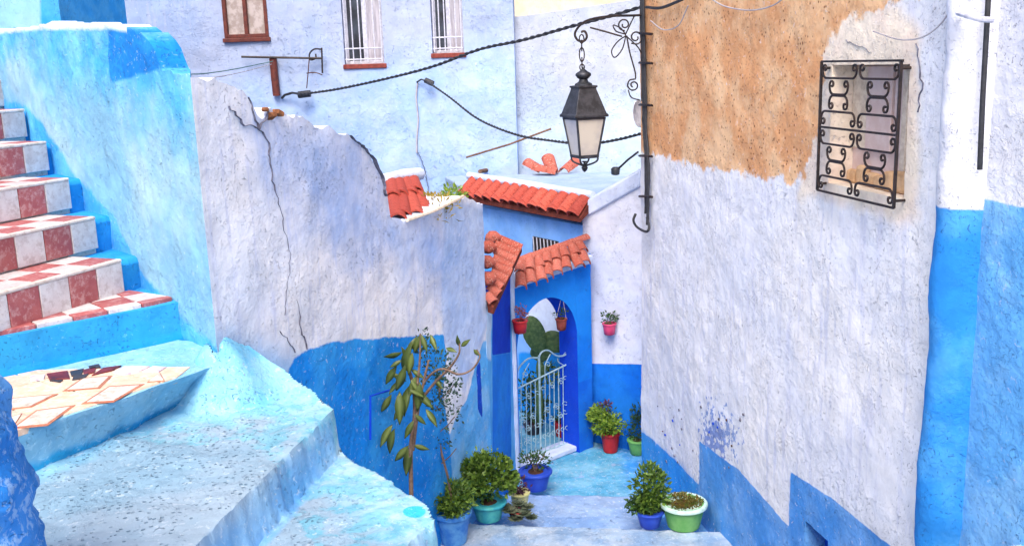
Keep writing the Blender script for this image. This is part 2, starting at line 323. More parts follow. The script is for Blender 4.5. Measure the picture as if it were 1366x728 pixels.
# ---------------------------------------------------------------- walls
def sdf(px, py, poly):
    P = np.array(poly, float); n = len(P); d = np.full(px.shape, 1e9); ins = np.zeros(px.shape, bool)
    for i in range(n):
        a = P[i]; b = P[(i+1) % n]; e = b-a; L = max(e@e, 1e-12)
        t = np.clip(((px-a[0])*e[0]+(py-a[1])*e[1])/L, 0, 1)
        d = np.minimum(d, np.hypot(px-a[0]-t*e[0], py-a[1]-t*e[1]))
        if a[1] != b[1]:
            c = (a[1] > py) != (b[1] > py); xi = (b[0]-a[0])*(py-a[1])/(b[1]-a[1])+a[0]; ins ^= c & (px < xi)
    return np.where(ins, d, -d)
def fnoise(p, sc, H=1., oc=4): return mnoise.fractal(Vector(p)*sc, H, 2.0, oc)
def wall(name, PL, z0, z1, thick, mat, parent=None, res=.03, amp=.012, masks=None, holes=(), u0=0, u1=None, jag=0, hole_d=.15, seed=0, lean=0, mitre=None):
    """front face is a fine grid of hand-trowelled relief; z0 / z1 are numbers or functions of u"""
    u1 = PL.L if u1 is None else u1
    us = set(np.round(np.linspace(u0, u1, max(2, int((u1-u0)/res)+1)), 5))
    f0 = z0 if callable(z0) else (lambda u: z0); f1 = z1 if callable(z1) else (lambda u: z1)
    nz = 0
    for h in holes: us |= {round(h[0], 5), round(h[1], 5)}
    us = sorted(us); us = [u for i, u in enumerate(us) if i == 0 or u-us[i-1] > 1e-4]
    if holes or not (callable(z0) or callable(z1)):
        vs = set(np.round(np.linspace(z0, z1, max(2, int((z1-z0)/res)+1)), 5))
        for h in holes: vs |= {round(h[2], 5), round(h[3], 5)}
        vs = sorted(vs); vs = [v for i, v in enumerate(vs) if i == 0 or v-vs[i-1] > 1e-4]; grid = [vs]*len(us)
    else:
        hmax = max(f1(u)-f0(u) for u in us); k = max(2, int(hmax/res)+1)
        grid = [list(np.linspace(f0(u), f1(u), k)) for u in us]
    NU = len(us); NV = len(grid[0]); V = []; UU = []; VV = []
    for i, u in enumerate(us):
        for v in grid[i]:
            p = PL.P(u, v); q = p+Vector((seed*13.1, 0, 0))
            d = amp*(fnoise(q, 1.3, .9, 3)*.8+fnoise(q, 5., .8, 4)*.28+fnoise(q, 15., .7, 3)*.22)
            if v >= grid[i][-1]-1e-6 and jag: p.z += jag*fnoise(q, 9., .6, 4)
            if mitre == 'start': d *= min(1, (u-u0)/.12)
            if mitre == 'end': d *= min(1, (u1-u)/.12)
            nn = Vector((PL.n.x, PL.n.y, 0)); V.append(p+nn*(d+lean*(v-grid[i][0]))); UU.append(u); VV.append(p.z)
    F = []; mid = lambda a, b: (a+b)/2
    def inhole(i, j):
        u = mid(us[i], us[i+1]); v = mid(grid[i][j], grid[i][j+1])
        return any(h[0] < u < h[1] and h[2] < v < h[3] for h in holes)
    flip = (PL.n.x*PL.d.y-PL.n.y*PL.d.x) > 0
    def quad(a, b, c, d): F.append((a, b, c, d) if flip is False else (d, c, b, a))
    for i in range(NU-1):
        for j in range(NV-1):
            if not inhole(i, j): quad(i*NV+j, (i+1)*NV+j, (i+1)*NV+j+1, i*NV+j+1)
    nb = len(V); back = []                                            # back side: coarse outline strip
    n3 = Vector((PL.n.x, PL.n.y, 0))
    def bk(idx):
        th = thick
        if mitre == 'start': th = min(thick, .0004+(UU[idx]-u0)*.5)
        if mitre == 'end': th = min(thick, .0004+(u1-UU[idx])*.5)
        V.append(Vector(V[idx])-n3*th); UU.append(UU[idx]); VV.append(VV[idx]); return len(V)-1
    top = [i*NV+NV-1 for i in range(NU)]; bot = [i*NV for i in range(NU)]
    bt = [bk(i) for i in top]; bb = [bk(i) for i in bot]
    for i in range(NU-1):
        quad(top[i], top[i+1], bt[i+1], bt[i]); quad(bb[i], bb[i+1], bot[i+1], bot[i]); 
        if not holes: quad(bb[i+1], bb[i], bt[i], bt[i+1])
    L = [j for j in range(NV)]; R_ = [(NU-1)*NV+j for j in range(NV)]
    lb = [bb[0]]+[bk(j) for j in L[1:-1]]+[bt[0]]; rb = [bb[-1]]+[bk(j) for j in R_[1:-1]]+[bt[-1]]
    for j in range(NV-1): quad(L[j], L[j+1], lb[j+1], lb[j]); quad(R_[j+1], R_[j], rb[j], rb[j+1])
    for h in holes:
        iu = [i for i, u in enumerate(us) if h[0]-1e-4 <= u <= h[1]+1e-4]; jv = [j for j, v in enumerate(grid[0]) if h[2]-1e-4 <= v <= h[3]+1e-4]
        ring = [i*NV+jv[0] for i in iu]+[iu[-1]*NV+j for j in jv[1:]]+[i*NV+jv[-1] for i in iu[::-1][1:]]+[iu[0]*NV+j for j in jv[::-1][1:-1]]
        br = []
        for idx in ring: V.append(PL.P(UU[idx], VV[idx], -hole_d)); br.append(len(V)-1); UU.append(UU[idx]); VV.append(VV[idx])
        for k in range(len(ring)): k2 = (k+1) % len(ring); quad(ring[k2], ring[k], br[k], br[k2])
    A = {}
    if masks:
        UA = np.array(UU); VA = np.array(VV)
        for k, pl in masks.items(): A[k] = np.clip(sdf(UA, VA, pl) if not callable(pl) else pl(UA, VA), -1, 1)
    return mesh_obj(name, V, F, mat, parent, attrs=A)
def interp(pts):
    pts = sorted(pts); X = [p[0] for p in pts]; Z = [p[1] for p in pts]
    return lambda u: float(np.interp(u, X, Z))
def rect_on(PL, u0, u1, z0, z1, o0, o1, mb, m=0):
    """a box lying on a wall plane between offsets o0..o1"""
    V = [PL.P(u, z, o) for o in (o0, o1) for z in (z0, z1) for u in (u0, u1)]
    mb.add(V, [(0, 1, 3, 2), (4, 6, 7, 5), (0, 4, 5, 1), (2, 3, 7, 6), (0, 2, 6, 4), (1, 5, 7, 3)], m)
    return mb
def crack(PL, pts, wd, parent, off=.013, name='crack'):
    P = [PL.uv(*p) for p in pts]; V = []; F = []; path = []
    for i in range(len(P)-1):
        a, b = P[i], P[i+1]; n = max(2, int(math.hypot(b[0]-a[0], b[1]-a[1])/.025))
        for k in range(n):
            t = k/n; path.append((a[0]+(b[0]-a[0])*t+random.uniform(-.012, .012), a[1]+(b[1]-a[1])*t+random.uniform(-.008, .008)))
    path.append(P[-1])
    for i, (u, z) in enumerate(path):
        t = i/(len(path)-1); ww = wd*.2*(.3+random.random())*min(1, 4*(1-t)+.2, 4*t+.3)
        base = PL.P(u, z, off)
        V += [PL.P(u-ww*.5, z+ww*.2, off-.03), PL.P(u-ww*.5, z+ww*.2, off), PL.P(u+ww*.5, z-ww*.2, off), PL.P(u+ww*.5, z-ww*.2, off-.03)]
    for i in range(len(path)-1):
        for k in range(3): F.append((i*4+k, i*4+k+1, i*4+k+5, i*4+k+4))
    return mesh_obj(name, V, F, m_crack, parent, smooth=False)

# ground
g = MB(); g.prism([(-300, -300), (300, -300), (300, 300), (-300, 300)], -.5, -.06); tag(g.build('ground', m_gr, smooth=False), kind='structure')

# ---- blue stair wall (left)
C12 = Vector((-1.46, 4.61)); P1 = Plane(C12+Vector((-.672, .740))*5.2, C12)
t1 = thing('stair_wall', 'thick pale cyan plaster wall rising behind the tiled stairs with a darker block on top', 'wall', (P1.A.x, P1.A.y, 0))
top1 = [P1.uv(*p) for p in [(-60, 40), (0, 40), (60, 34), (145, 33), (165, 36), (188, 45), (205, 62), (214, 85), (216, 96), (235, 98), (264, 108)]]
wall('wall', P1, 0, interp(top1), .14, m_w1, t1, mitre='end', res=.028, amp=.018, jag=.02, masks={
    'top': P1.poly([(-80, 20), (216, 20), (270, 90), (272, 190), (250, 205), (215, 170), (160, 140), (120, 120), (70, 110), (45, 75), (-80, 60)]),
    'deep': P1.poly([(145, 40), (175, 38), (212, 60), (216, 92), (185, 100), (150, 112), (147, 80)]),
    'rim': lambda u, v: np.where(u > P1.uv(172, 40)[0], -1., 1.)*.5+-.5+v-(np.interp(u, [p[0] for p in top1], [p[1] for p in top1])-.022),
    'foot': P1.poly([(-60, 100), (-10, 130), (36, 142), (75, 190), (105, 240), (150, 290), (180, 345), (215, 395), (262, 440), (300, 470), (300, 520), (-60, 520)])})
# ---- cracked white wall
P2 = Plane(C12, (-.23, 8.0))
t2 = thing('broken_wall', 'cracked whitewashed wall with crumbling top edge and bright blue foot', 'wall', (C12.x, C12.y, 0))
top2 = [P2.uv(*p) for p in [(264, 109), (290, 112), (315, 120), (330, 130), (342, 148), (352, 160), (358, 148), (378, 152), (400, 158), (430, 168), (458, 178), (480, 192), (497, 212), (509, 238), (518, 262), (521, 289), (545, 293), (575, 284), (608, 266), (628, 262), (641, 274)]]
wall('wall', P2, 0, interp(top2), .34, m_w2, t2, mitre='start', res=.03, amp=.016, jag=.035, masks={
    'stain': P2.poly([(345, 165), (400, 170), (470, 200), (500, 235), (530, 300), (610, 285), (600, 400), (560, 350), (500, 340), (440, 330), (400, 270), (360, 240)]),
    'gable': P2.poly([(590, 270), (650, 270), (655, 420), (620, 520), (590, 460)]),
    'haze': P2.poly([(280, 440), (330, 450), (400, 480), (420, 530), (280, 530)]),
    'mid': P2.poly([(592, 590), (606, 560), (622, 535), (634, 490), (645, 455), (670, 440), (680, 760), (500, 760)]),
    'slit': P2.poly([(636, 488), (641, 482), (643, 560), (637, 545)]),
    'dado': P2.poly([(386, 492), (392, 478), (410, 466), (440, 457), (480, 452), (540, 449), (591, 446), (596, 470), (590, 530), (597, 566), (604, 650), (580, 760), (300, 760), (380, 600)])})
for pts, wd in (([(330, 128), (345, 172), (356, 190), (362, 240), (374, 290), (385, 345), (378, 420)], .022), ([(345, 172), (352, 160), (357, 148)], .03), ([(395, 400), (400, 440), (408, 466)], .007),
                ([(372, 440), (392, 470)], .006), ([(303, 140), (322, 165), (345, 172)], .01)): crack(P2, pts, wd, t2)
crack(P2, [(466, 182), (482, 194), (498, 213), (509, 238), (514, 262)], .018, t2, off=.02, name='broken_edge_shadow')  # dark strip standing in for the shadow line along the broken top edge
_bk = MB()
for k in range(3):
    _bk = MB(); px = 354+k*9+random.uniform(-2, 2); py = 150+k*2.2+random.uniform(-4, 3); q = P2.at(px, py, .01); s_ = random.uniform(.025, .045)
    _bk.box((0, 0, 0), (s_*1.2, s_*1.3, s_*.7)); o = _bk.build('brick_fragment', m_brick, t2, local=False, smooth=False, bevel=.008)
    o.matrix_basis = Matrix.Translation(q) @ Matrix.Rotation(random.uniform(-1, 1), 4, 'Z') @ Matrix.Rotation(random.uniform(-.6, .6), 4, 'X')
# little blue cupboard outline low on the wall
c_ = MB(); pp = [P2.at(x, y, .03) for x, y in [(494, 586), (494, 528), (520, 520)]]; c_.tube(pp, .008, 6); c_.build('blue_pipe', m_deep, t2)
# ---- porch side wall
P3s = Plane((-.235, 7.98), (.0, 8.97))
t3 = thing('porch_side_wall', 'narrow blue wall beside the gate under sloping clay tiles', 'wall', (-.23, 8, 0))
zt = [P3s.uv(*p) for p in [(650, 392), (660, 388), (672, 372), (688, 352)]]
u658, _ = P3s.uv(657, 500); u681, _ = P3s.uv(681, 500)
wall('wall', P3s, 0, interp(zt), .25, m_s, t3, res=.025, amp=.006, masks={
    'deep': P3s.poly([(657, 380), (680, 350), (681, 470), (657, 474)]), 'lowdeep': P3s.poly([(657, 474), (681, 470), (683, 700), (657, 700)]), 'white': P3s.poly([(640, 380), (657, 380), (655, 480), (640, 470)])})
pm = MB(); pa = P3s.at(685, 366, .02)
_b = at_z(689, 640, 0); pm.lathe([(.036, 0), (.034, .6), (.036, 1.2), (.032, 1.7), (.034, 2.12)], 10, (P3s.B.x-.015, P3s.B.y-.06, 0), wob=.08)
pm.build('corner_post', m_rimw, t3)

# ---- gate wall with arch
PG = Plane((.0, 8.97), (.80, 9.68))
tg = thing('gate_wall', 'strong blue garden wall pierced by a round arch', 'wall', (0, 8.97, 0))
zg = interp([PG.uv(686, 372), PG.uv(720, 360), PG.uv(788, 338)])
uL = .03; uR = PG.uv(771, 500)[0]; zA = PG.uv(735, 396)[1]; uc = (uL+uR)/2; rr = (uR-uL)/2
def arch(u):
    if u <= uL or u >= uR: return 0
    return zA-rr*1.15+rr*1.15*math.sqrt(max(0, 1-((u-uc)/rr)**2))
def arch_cols():
    e = 1e-4
    us = [0, uL-e] + [uc-rr*math.cos(math.pi*k/28) for k in range(1, 28)] + [uR+e] + list(np.linspace(uR+.03, PG.L, 8))
    V = []; F = []; NV = 26; th = .26; n = 0; rows = []; msk = []
    fr = []; bk = []
    for u in us:
        z0 = arch(u); z1 = zg(u); c = []; cb = []
        for z in np.linspace(z0, z1, NV):
            p = PG.P(u, z); d = .006*fnoise(p, 4); V.append(PG.P(u, z, d)); c.append(len(V)-1); msk.append(-1 if z > .75 else 1-z)
            V.append(PG.P(u, z, -th)); cb.append(len(V)-1); msk.append(-1 if z > .75 else 1-z)
        fr.append(c); bk.append(cb)
    mi = []
    for i in range(len(us)-1):
        for j in range(NV-1):
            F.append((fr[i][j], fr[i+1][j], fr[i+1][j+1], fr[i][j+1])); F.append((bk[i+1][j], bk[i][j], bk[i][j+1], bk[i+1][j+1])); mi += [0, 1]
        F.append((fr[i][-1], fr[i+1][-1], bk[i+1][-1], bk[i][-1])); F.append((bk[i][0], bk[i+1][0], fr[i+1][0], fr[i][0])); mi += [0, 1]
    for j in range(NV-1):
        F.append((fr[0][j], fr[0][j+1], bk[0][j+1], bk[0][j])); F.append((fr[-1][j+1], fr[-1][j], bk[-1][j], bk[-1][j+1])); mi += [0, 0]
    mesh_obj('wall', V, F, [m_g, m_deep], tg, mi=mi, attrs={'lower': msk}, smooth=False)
arch_cols()
# arch column steps at the jambs close themselves: the columns next to the opening run to the ground
sm = MB(); rect_on(PG, uL-.02, uR+.02, 0, .06, -.27, -.04, sm); sm.build('threshold', m_rimw, tg, bevel=.015)

# ---- roof tiles
def barrel(r=.055, L=.3, n=7, th=.012):
    V = []; F = []
    for k, (y, s) in enumerate(((0, .86), (L*.5, .95), (L, 1.04))):
        for ins in (0, 1):
            for i in range(n+1):
                a = math.pi*i/n; q = (r-th*ins)*s; V.append((q*math.cos(a), y, q*math.sin(a)*.9-(0 if not ins else 0)))
    W = n+1
    for k in range(2):
        for i in range(n):
            a = k*2*W+i; b = a+2*W
            F.append((a, a+1, b+1, b)); F.append((a+W, b+W, b+W+1, a+W+1))
    e = 4*W
    for i in range(n): F.append((e+i, e+i+1, e+W+i+1, e+W+i)); F.append((i+1, i, W+i, W+i+1))
    for k in range(2):
        a = k*2*W; F.append((a, a+2*W, a+3*W, a+W)); a += n; F.append((a, a+W, a+3*W, a+2*W))
    return V, F
def tile_run(parent, R0, R1, E0, E1, n, mat, rows=1, r=None, rndm=.01, taper=None):
    """n barrel tiles between the ridge line R0-R1 and the eave line E0-E1"""
    R0, R1, E0, E1 = map(Vector, (R0, R1, E0, E1)); first = None
    sp = ((E1-E0).length+(R1-R0).length)/2/n; r = r or sp*.47; V, F = barrel(r, 1., th=.1*r*2)
    for i in range(n):
        t = (i+.5)/n; a = R0.lerp(R1, t); b = E0.lerp(E1, t)
        for k in range(rows):
            p = a.lerp(b, max(0, k/rows-.06)); q = a.lerp(b, (k+1)/rows+(.05 if k == rows-1 else 0))
            y = (q-p); L = y.length; y = y.normalized(); x = (E1-E0).normalized(); z = x.cross(y)
            if z.z < 0: z = -z
            x = y.cross(z).normalized(); z = x.cross(y)
            M4 = Matrix((x, y*L, z)).transposed().to_4x4(); M4.translation = p+z*(-.012*k)+Vector((random.uniform(-rndm, rndm), random.uniform(-rndm, rndm), random.uniform(-rndm, rndm)*.6+.0))
            M4 = M4 @ Matrix.Rotation(random.uniform(-.05, .05), 4, 'Z')
            if first is None: first = mesh_obj('roof_tile', V, F, mat, parent); o = first
            else: o = dup(first, parent)
            o.matrix_basis = M4
# tiles on the gate wall
def G(x, y, off): return PG.at(x, y, off)
tile_run(tg, G(690, 352, -.10), G(777, 322, -.10), G(688, 384, .13), G(789, 347, .13), 8, m_terra2, rows=2, rndm=.006)
b_ = MB(); V = []
for (x, y) in ((686, 378), (790, 344)): u, z = PG.uv(x, y, .04); V += [PG.P(u, z-.05, .04), PG.P(u, z+.02, .05), PG.P(u, z+.10, -.2), PG.P(u, z-.05, -.26)]
b_.add(V, [(0, 4, 5, 1), (1, 5, 6, 2), (2, 6, 7, 3), (3, 7, 4, 0), (0, 1, 2, 3), (7, 6, 5, 4)]); b_.build('coping', m_rimw, tg, smooth=False)
# ridge tiles lying along the top of the gate wall
RV, RF = barrel(.05, 1.)
first = None
for k in range(5):
    a = G(690+k*17.5, 349-k*6, -.13); b = G(690+(k+1)*18.2, 349-(k+1)*6.2, -.13); y = b-a; L = y.length*1.08; y.normalize(); z = Vector((0, 0, 1)); x = y.cross(z).normalized(); z = x.cross(y)
    M4 = Matrix((x, y*L, z)).transposed().to_4x4(); M4.translation = a
    o = first = mesh_obj('ridge_tile', RV, RF, m_terra2, tg) if first is None else dup(first, tg)
    o.matrix_basis = M4
# tiles on the side wall
sR0 = at_y(650, 398, 8.0); sR1 = at_y(662, 312, 8.85); sE0 = at_y(658, 408, 7.95); sE1 = at_y(696, 326, 8.85)
tile_run(t3, sR0, sR1, sE0, sE1, 9, m_terra2, rows=1, rndm=.004)
b_ = MB(); dn = Vector((0, 0, -.06)); V = [sR0+dn*.3, sR1+dn*.3, sE1+dn*.3, sE0+dn*.3, sR0+dn*2, sR1+dn*2, sE1+dn*1.2, sE0+dn*1.2]
b_.add(V, [(0, 1, 2, 3), (7, 6, 5, 4), (0, 4, 5, 1), (1, 5, 6, 2), (2, 6, 7, 3), (3, 7, 4, 0)]); b_.build('tile_bed', m_bed, t3, smooth=False)
for k, (x, y) in enumerate(((650, 372), (649, 350), (651, 330), (657, 317))):
    mb = MB(); q = at_y(x, y, 8.1+k*.22); s_ = .075; mb.lathe([(s_*.5, 0), (s_, .03), (s_*.95, .07), (s_*.4, .11)], 8, wob=.2)
    o = mb.build('ridge_lump', m_terra2, t3); o.matrix_basis = Matrix.Translation(q-Vector((.0, 0, .05)))

# ---- sky blue house with flat roof (B2)
c2 = Vector((.74, 9.86)); l2 = Vector((-.60, 11.75)); PB = Plane(l2, c2); PW5 = Plane(c2, (1.75, 9.18))
tb = thing('flat_roofed_house', 'small sky blue house with flat roof and clay tile eave', 'house', (c2.x, c2.y, 0))
ztop = interp([PB.uv(612, 262), PB.uv(766, 290)])
wall('wall', PB, 0, lambda u: 2.34, .3, m_b2, tb, res=.05, amp=.006, masks={
    'low': PB.poly([(500, 505), (692, 505), (692, 470), (790, 470), (790, 900), (500, 900)]), 'white': PB.poly([(680, 380), (790, 380), (790, 455), (700, 455)])})
wall('wall', PW5, 0, interp([PW5.uv(784, 284), PW5.uv(851, 246), (1.3, 3.1)]), .25, m_w5, tb, res=.03, amp=.008, masks={'dado': PW5.poly([(770, 484), (880, 486), (880, 800), (770, 800)])})
# parapet slab on the white side
par = MB(); pa0, pa1 = PW5.at(783, 276, .03), PW5.at(853, 236, .03)
V = []
for p in (pa0, pa1):
    n3 = Vector((PW5.n.x, PW5.n.y, 0)); V += [p+Vector((0, 0, -.10)), p+Vector((0, 0, .07)), p-n3*.4+Vector((0, 0, .14)), p-n3*.4+Vector((0, 0, -.1))]
par.add(V, [(0, 4, 5, 1), (1, 5, 6, 2), (2, 6, 7, 3), (3, 7, 4, 0), (0, 1, 2, 3), (7, 6, 5, 4)]); par.build('parapet', m_rimw, tb, bevel=.02)
rf = MB(); rf.prism([(c2.x+.02, c2.y+.12), (l2.x+.1, l2.y+.12), (-.9, 13.7), (3.4, 13.5), (1.75, 9.4)], 2.34, 2.46); rf.build('roof', m_roof, tb, smooth=False, bevel=.02)
R0 = at_z(629, 237, 2.47); R1 = at_z(789, 266, 2.47); E0 = PB.at(612, 259, .13); E1 = PB.at(774, 288, .13)
R0 = PB.at(629, 238, -.04); R1 = PB.at(788, 266, -.04)
tile_run(tb, R0, R1, E0, E1, 13, m_terra, rows=1, rndm=.004)
b_ = MB(); dn = Vector((0, 0, -.04)); V = [R0+dn*.6, R1+dn*.6, E1+dn*.6, E0+dn*.6, R0+dn*3, R1+dn*3, E1+dn*1.6, E0+dn*1.6]
b_.add(V, [(0, 1, 2, 3), (7, 6, 5, 4), (0, 4, 5, 1), (1, 5, 6, 2), (2, 6, 7, 3), (3, 7, 4, 0)]); b_.build('tile_bed', m_bed, tb, smooth=False)
u_ = Vector((R1-R0)).normalized(); b_ = MB(); b_.tube([R0+Vector((-.03, .03, .03)), R0.lerp(R1, .5)+Vector((0, .03, .035)), R1+Vector((.03, .05, .03))], .045, 8); b_.build('eave_mortar', m_rimw, tb)
# small dark vent grille
vu0, vz0 = PB.uv(712, 338); vu1, vz1 = PB.uv(745, 322); b_ = MB(); rect_on(PB, vu0, vu1, vz0, vz1, -.02, .012, b_); ve = b_.build('vent', m_iron, tb, smooth=False)
b_ = MB()
for k in range(7):
    u = vu0+(vu1-vu0)*(k+.5)/7; b_.tube([PB.P(u, vz0, .02), PB.P(u+.01, (vz0+vz1)/2, .028), PB.P(u-.01, vz1, .02)], .006, 5)
b_.build('vent_bars', m_barw, ve)
# loose tiles lying on the roof
def put_tile(x, y, Y, rz, rx, scale=(1, 1, 1), first=[None]):
    if first[0] is None:
        V, F = barrel(.075, .34); o = mesh_obj('loose_tile', V, F, m_terra2); first[0] = o
    else: o = first[0].copy(); COL.objects.link(o)
    o.matrix_basis = Matrix.Translation(at_z(x, y, 2.48)) @ Matrix.Rotation(rz, 4, 'Z') @ Matrix.Rotation(rx, 4, 'X') @ Matrix.Diagonal((*scale, 1))
    return o
for (x, y, Y, rz, rx, l) in ((724, 230, 13.0, .7, .3, 'loose clay tile at the left of the heap on the flat roof'), (738, 231, 13.0, .2, .55, 'loose clay tile leaning upright in the middle of the roof heap'),
                             (752, 230, 12.9, -.6, .28, 'loose clay tile on the right of the heap behind the lantern'), (742, 232, 12.7, 1.3, .2, 'loose clay tile lying flat in front of the roof heap')):
    tag(put_tile(x, y, Y, rz, rx, (1.25, 1.0, 1.25)), l, 'roof tile', 'loose tiles heaped on the flat roof')
for pts, l in (([(629, 226, 12.4), (745, 203, 13.3)], 'long brown pole lying on the flat roof just above the tile eave'), ([(640, 229, 12.3), (700, 212, 13.1)], 'shorter brown pole lying under the long one on the flat roof'),
               ([(622, 210, 13.2), (735, 172, 13.6)], 'thin grey rod leaning across the back of the flat roof')):
    mb = MB(); P = [at_z(pts[0][0], pts[0][1], 2.50), at_z(pts[1][0], pts[1][1], 2.50)] if 'brown' in l else [at_y(*p) for p in pts]; mb.tube([P[0], P[0].lerp(P[1], .5)+Vector((0, 0, -.02)), P[1]], .03 if 'brown' in l else .014, 7); tag(mb.build('pole', m_oldwood), l, 'pole', 'poles on the flat roof')

# ---- small red tiled roof behind the broken wall
PR = Plane((-1.35, 8.6), (-.75, 9.0)); tr = thing('tiled_coping', 'short red tiled coping with white cap behind the broken wall', 'wall', (P2.at(517, 246, -.62).x, P2.at(517, 246, -.62).y, 0))
rb = MB(); A = P2.at(517, 246, -.62); B = P2.at(554, 237, -.62); C_ = P2.at(574, 283, -.10); D = P2.at(523, 292, -.10)
tile_run(tr, A, B, D, C_, 4, m_terra, rows=2, rndm=.004)
V = [A, B, Vector((C_.x, C_.y, C_.z))-Vector((0, 0, .03)), D-Vector((0, 0, .03))]; V += [Vector((v.x, v.y, 0))-Vector((P2.n.x, P2.n.y, 0))*.28 if k > 1 else Vector((v.x, v.y, 0)) for k, v in enumerate(V)]
rb.add(V, [(0, 1, 2, 3), (0, 4, 5, 1), (1, 5, 6, 2), (2, 6, 7, 3), (3, 7, 4, 0)]); rb.build('wall', m_rimw, tr, smooth=False)
rb = MB(); rb.tube([A+Vector((-.04, 0, .03)), A.lerp(B, .5)+Vector((0, 0, .04)), B+Vector((.04, 0, .03))], .055, 8); rb.build('cap', m_rimw, tr)

# ---- far house with windows (B1)
PF = Plane((-10, 14.75), (.13, 13.95))
tf = thing('far_house', 'tall rough lavender white house front with three barred windows', 'house', (-5, 14.3, 0))
wins = []
for (xa, ya, xb, yb) in ((300, 52, 359, 49), (460, 88, 513, 84), (577, 73, 619, 70)):
    ua, za = PF.uv(xa, ya); ub, zb = PF.uv(xb, yb); wins.append((ua, ub, (za+zb)/2, (za+zb)/2+1.15))
wall('wall', PF, 0, 7.0, .3, m_b1, tf, res=.07, amp=.02, holes=wins, hole_d=.16, masks={'low': PF.poly([(300, 120), (700, 60), (720, 260), (700, 400), (200, 400)])})
def fwindow(h, brown, plant):
    u0, u1, z0, z1 = h; mb = MB(); rect_on(PF, u0-.03, u1+.03, z0-.03, z1+.03, -.24, -.162, mb); mb.build('window_back', m_glassd, tf, smooth=False); fm = m_wood if brown else m_barw; mb = MB(); e = .05
    o0, o1 = (-.06, .015) if brown else (-.14, -.10)
    for a in ((u0, u0+e, z0, z1), (u1-e, u1, z0, z1), (u0+e, u1-e, z0, z0+e), (u0+e, u1-e, z1-e, z1), ((u0+u1)/2-.025, (u0+u1)/2+.025, z0+e, z1-e)): rect_on(PF, *a, o0, o1, mb)
    fr = mb.build('window_frame', fm, tf, smooth=False, bevel=.006)
    for k in range(2):
        a = u0+e if k == 0 else (u0+u1)/2+.02; b = (u0+u1)/2-.02 if k == 0 else u1-e
        mb = MB(); rect_on(PF, a, b, z0+e, z1-e, o0-.02 if brown else -.145, o0+.01 if brown else -.118, mb); mb.build('pane', m_bcurt if brown else (m_glassd if k == 0 else m_curt), fr, smooth=False)
    if brown:
        mb = MB(); rect_on(PF, u0-.02, u1+.02, z0-.06, z0-.002, -.04, .045, mb); mb.build('sill', m_wood, tf, smooth=False, bevel=.008); return
    mb = MB(); rect_on(PF, u0-.02, u1+.03, z0-.06, z0+.005, -.155, .03, mb); mb.build('sill', m_sillr, tf, smooth=False, bevel=.01)
    first = None; n = 6
    for k in range(n):
        u = u0+.03+(u1-u0-.06)*k/(n-1); a = PF.P(u, z0+.02, -.01)
        if first is None:
            mb = MB(); mb.tube([Vector((0, 0, 0)), Vector((0, 0, z1-z0-.03))], .009, 6); first = mb.build('window_bar', m_barw, tf); o = first
        else: o = dup(first, tf)
        o.matrix_basis = Matrix.Translation(a)
    for zz in (z0+.07, z0+.22):
        mb = MB(); mb.tube([PF.P(u0+.01, zz, -.01), PF.P(u1-.01, zz, -.01)], .01, 6); mb.build('cross_bar', m_barw, tf)
fwindow(wins[0], True, 0); fwindow(wins[1], False, 1); fwindow(wins[2], False, 0)

# ---- back wall and things beyond
P6 = Plane((.13, 14.15), (3.9, 13.3)); z6 = interp([P6.uv(695, 22), P6.uv(860, -2), P6.uv(1000, -20)])
t6 = thing('back_wall', 'bright whitewashed wall closing the view behind the lantern', 'wall', (2, 13.8, 0))
wall('wall', P6, 0, z6, .3, m_w6, t6, res=.07, amp=.012, masks={'low': P6.poly([(690, 160), (760, 150), (870, 120), (870, 300), (690, 300)])})
P7 = Plane((-3, 22), (8, 21)); t7 = thing('distant_building', 'pale cream building just showing over the back wall', 'building', (2, 21.5, 0))
wall('wall', P7, 0, 6.6, .4, plaster('cream_render', 'f0e2c4', 'e6d6b4', b1=.3), t7, res=.3, amp=.01)
# upper left pale block
PU = Plane((-6.2, 10.2), (-4.45, 9.9)); t0 = thing('upper_terrace_wall', 'pale blue wall end with a brighter blue edge above the stair wall', 'wall', (-5.3, 10, 0))
m_up = plaster('pale_terrace_blue', '9cc6ec', '88bce8', [dict(a='edge', c='2e96dc', c2='4aa6e0', amp=.02, soft=.02)], b1=.4)
uB = PU.uv(80, 20)[0]
wall('wall', PU, 0, 6.5, 1.2, m_up, t0, res=.06, amp=.012, u0=-3, u1=uB, masks={'edge': PU.poly([(54, -300), (84, -300), (84, 60), (54, 60)])})

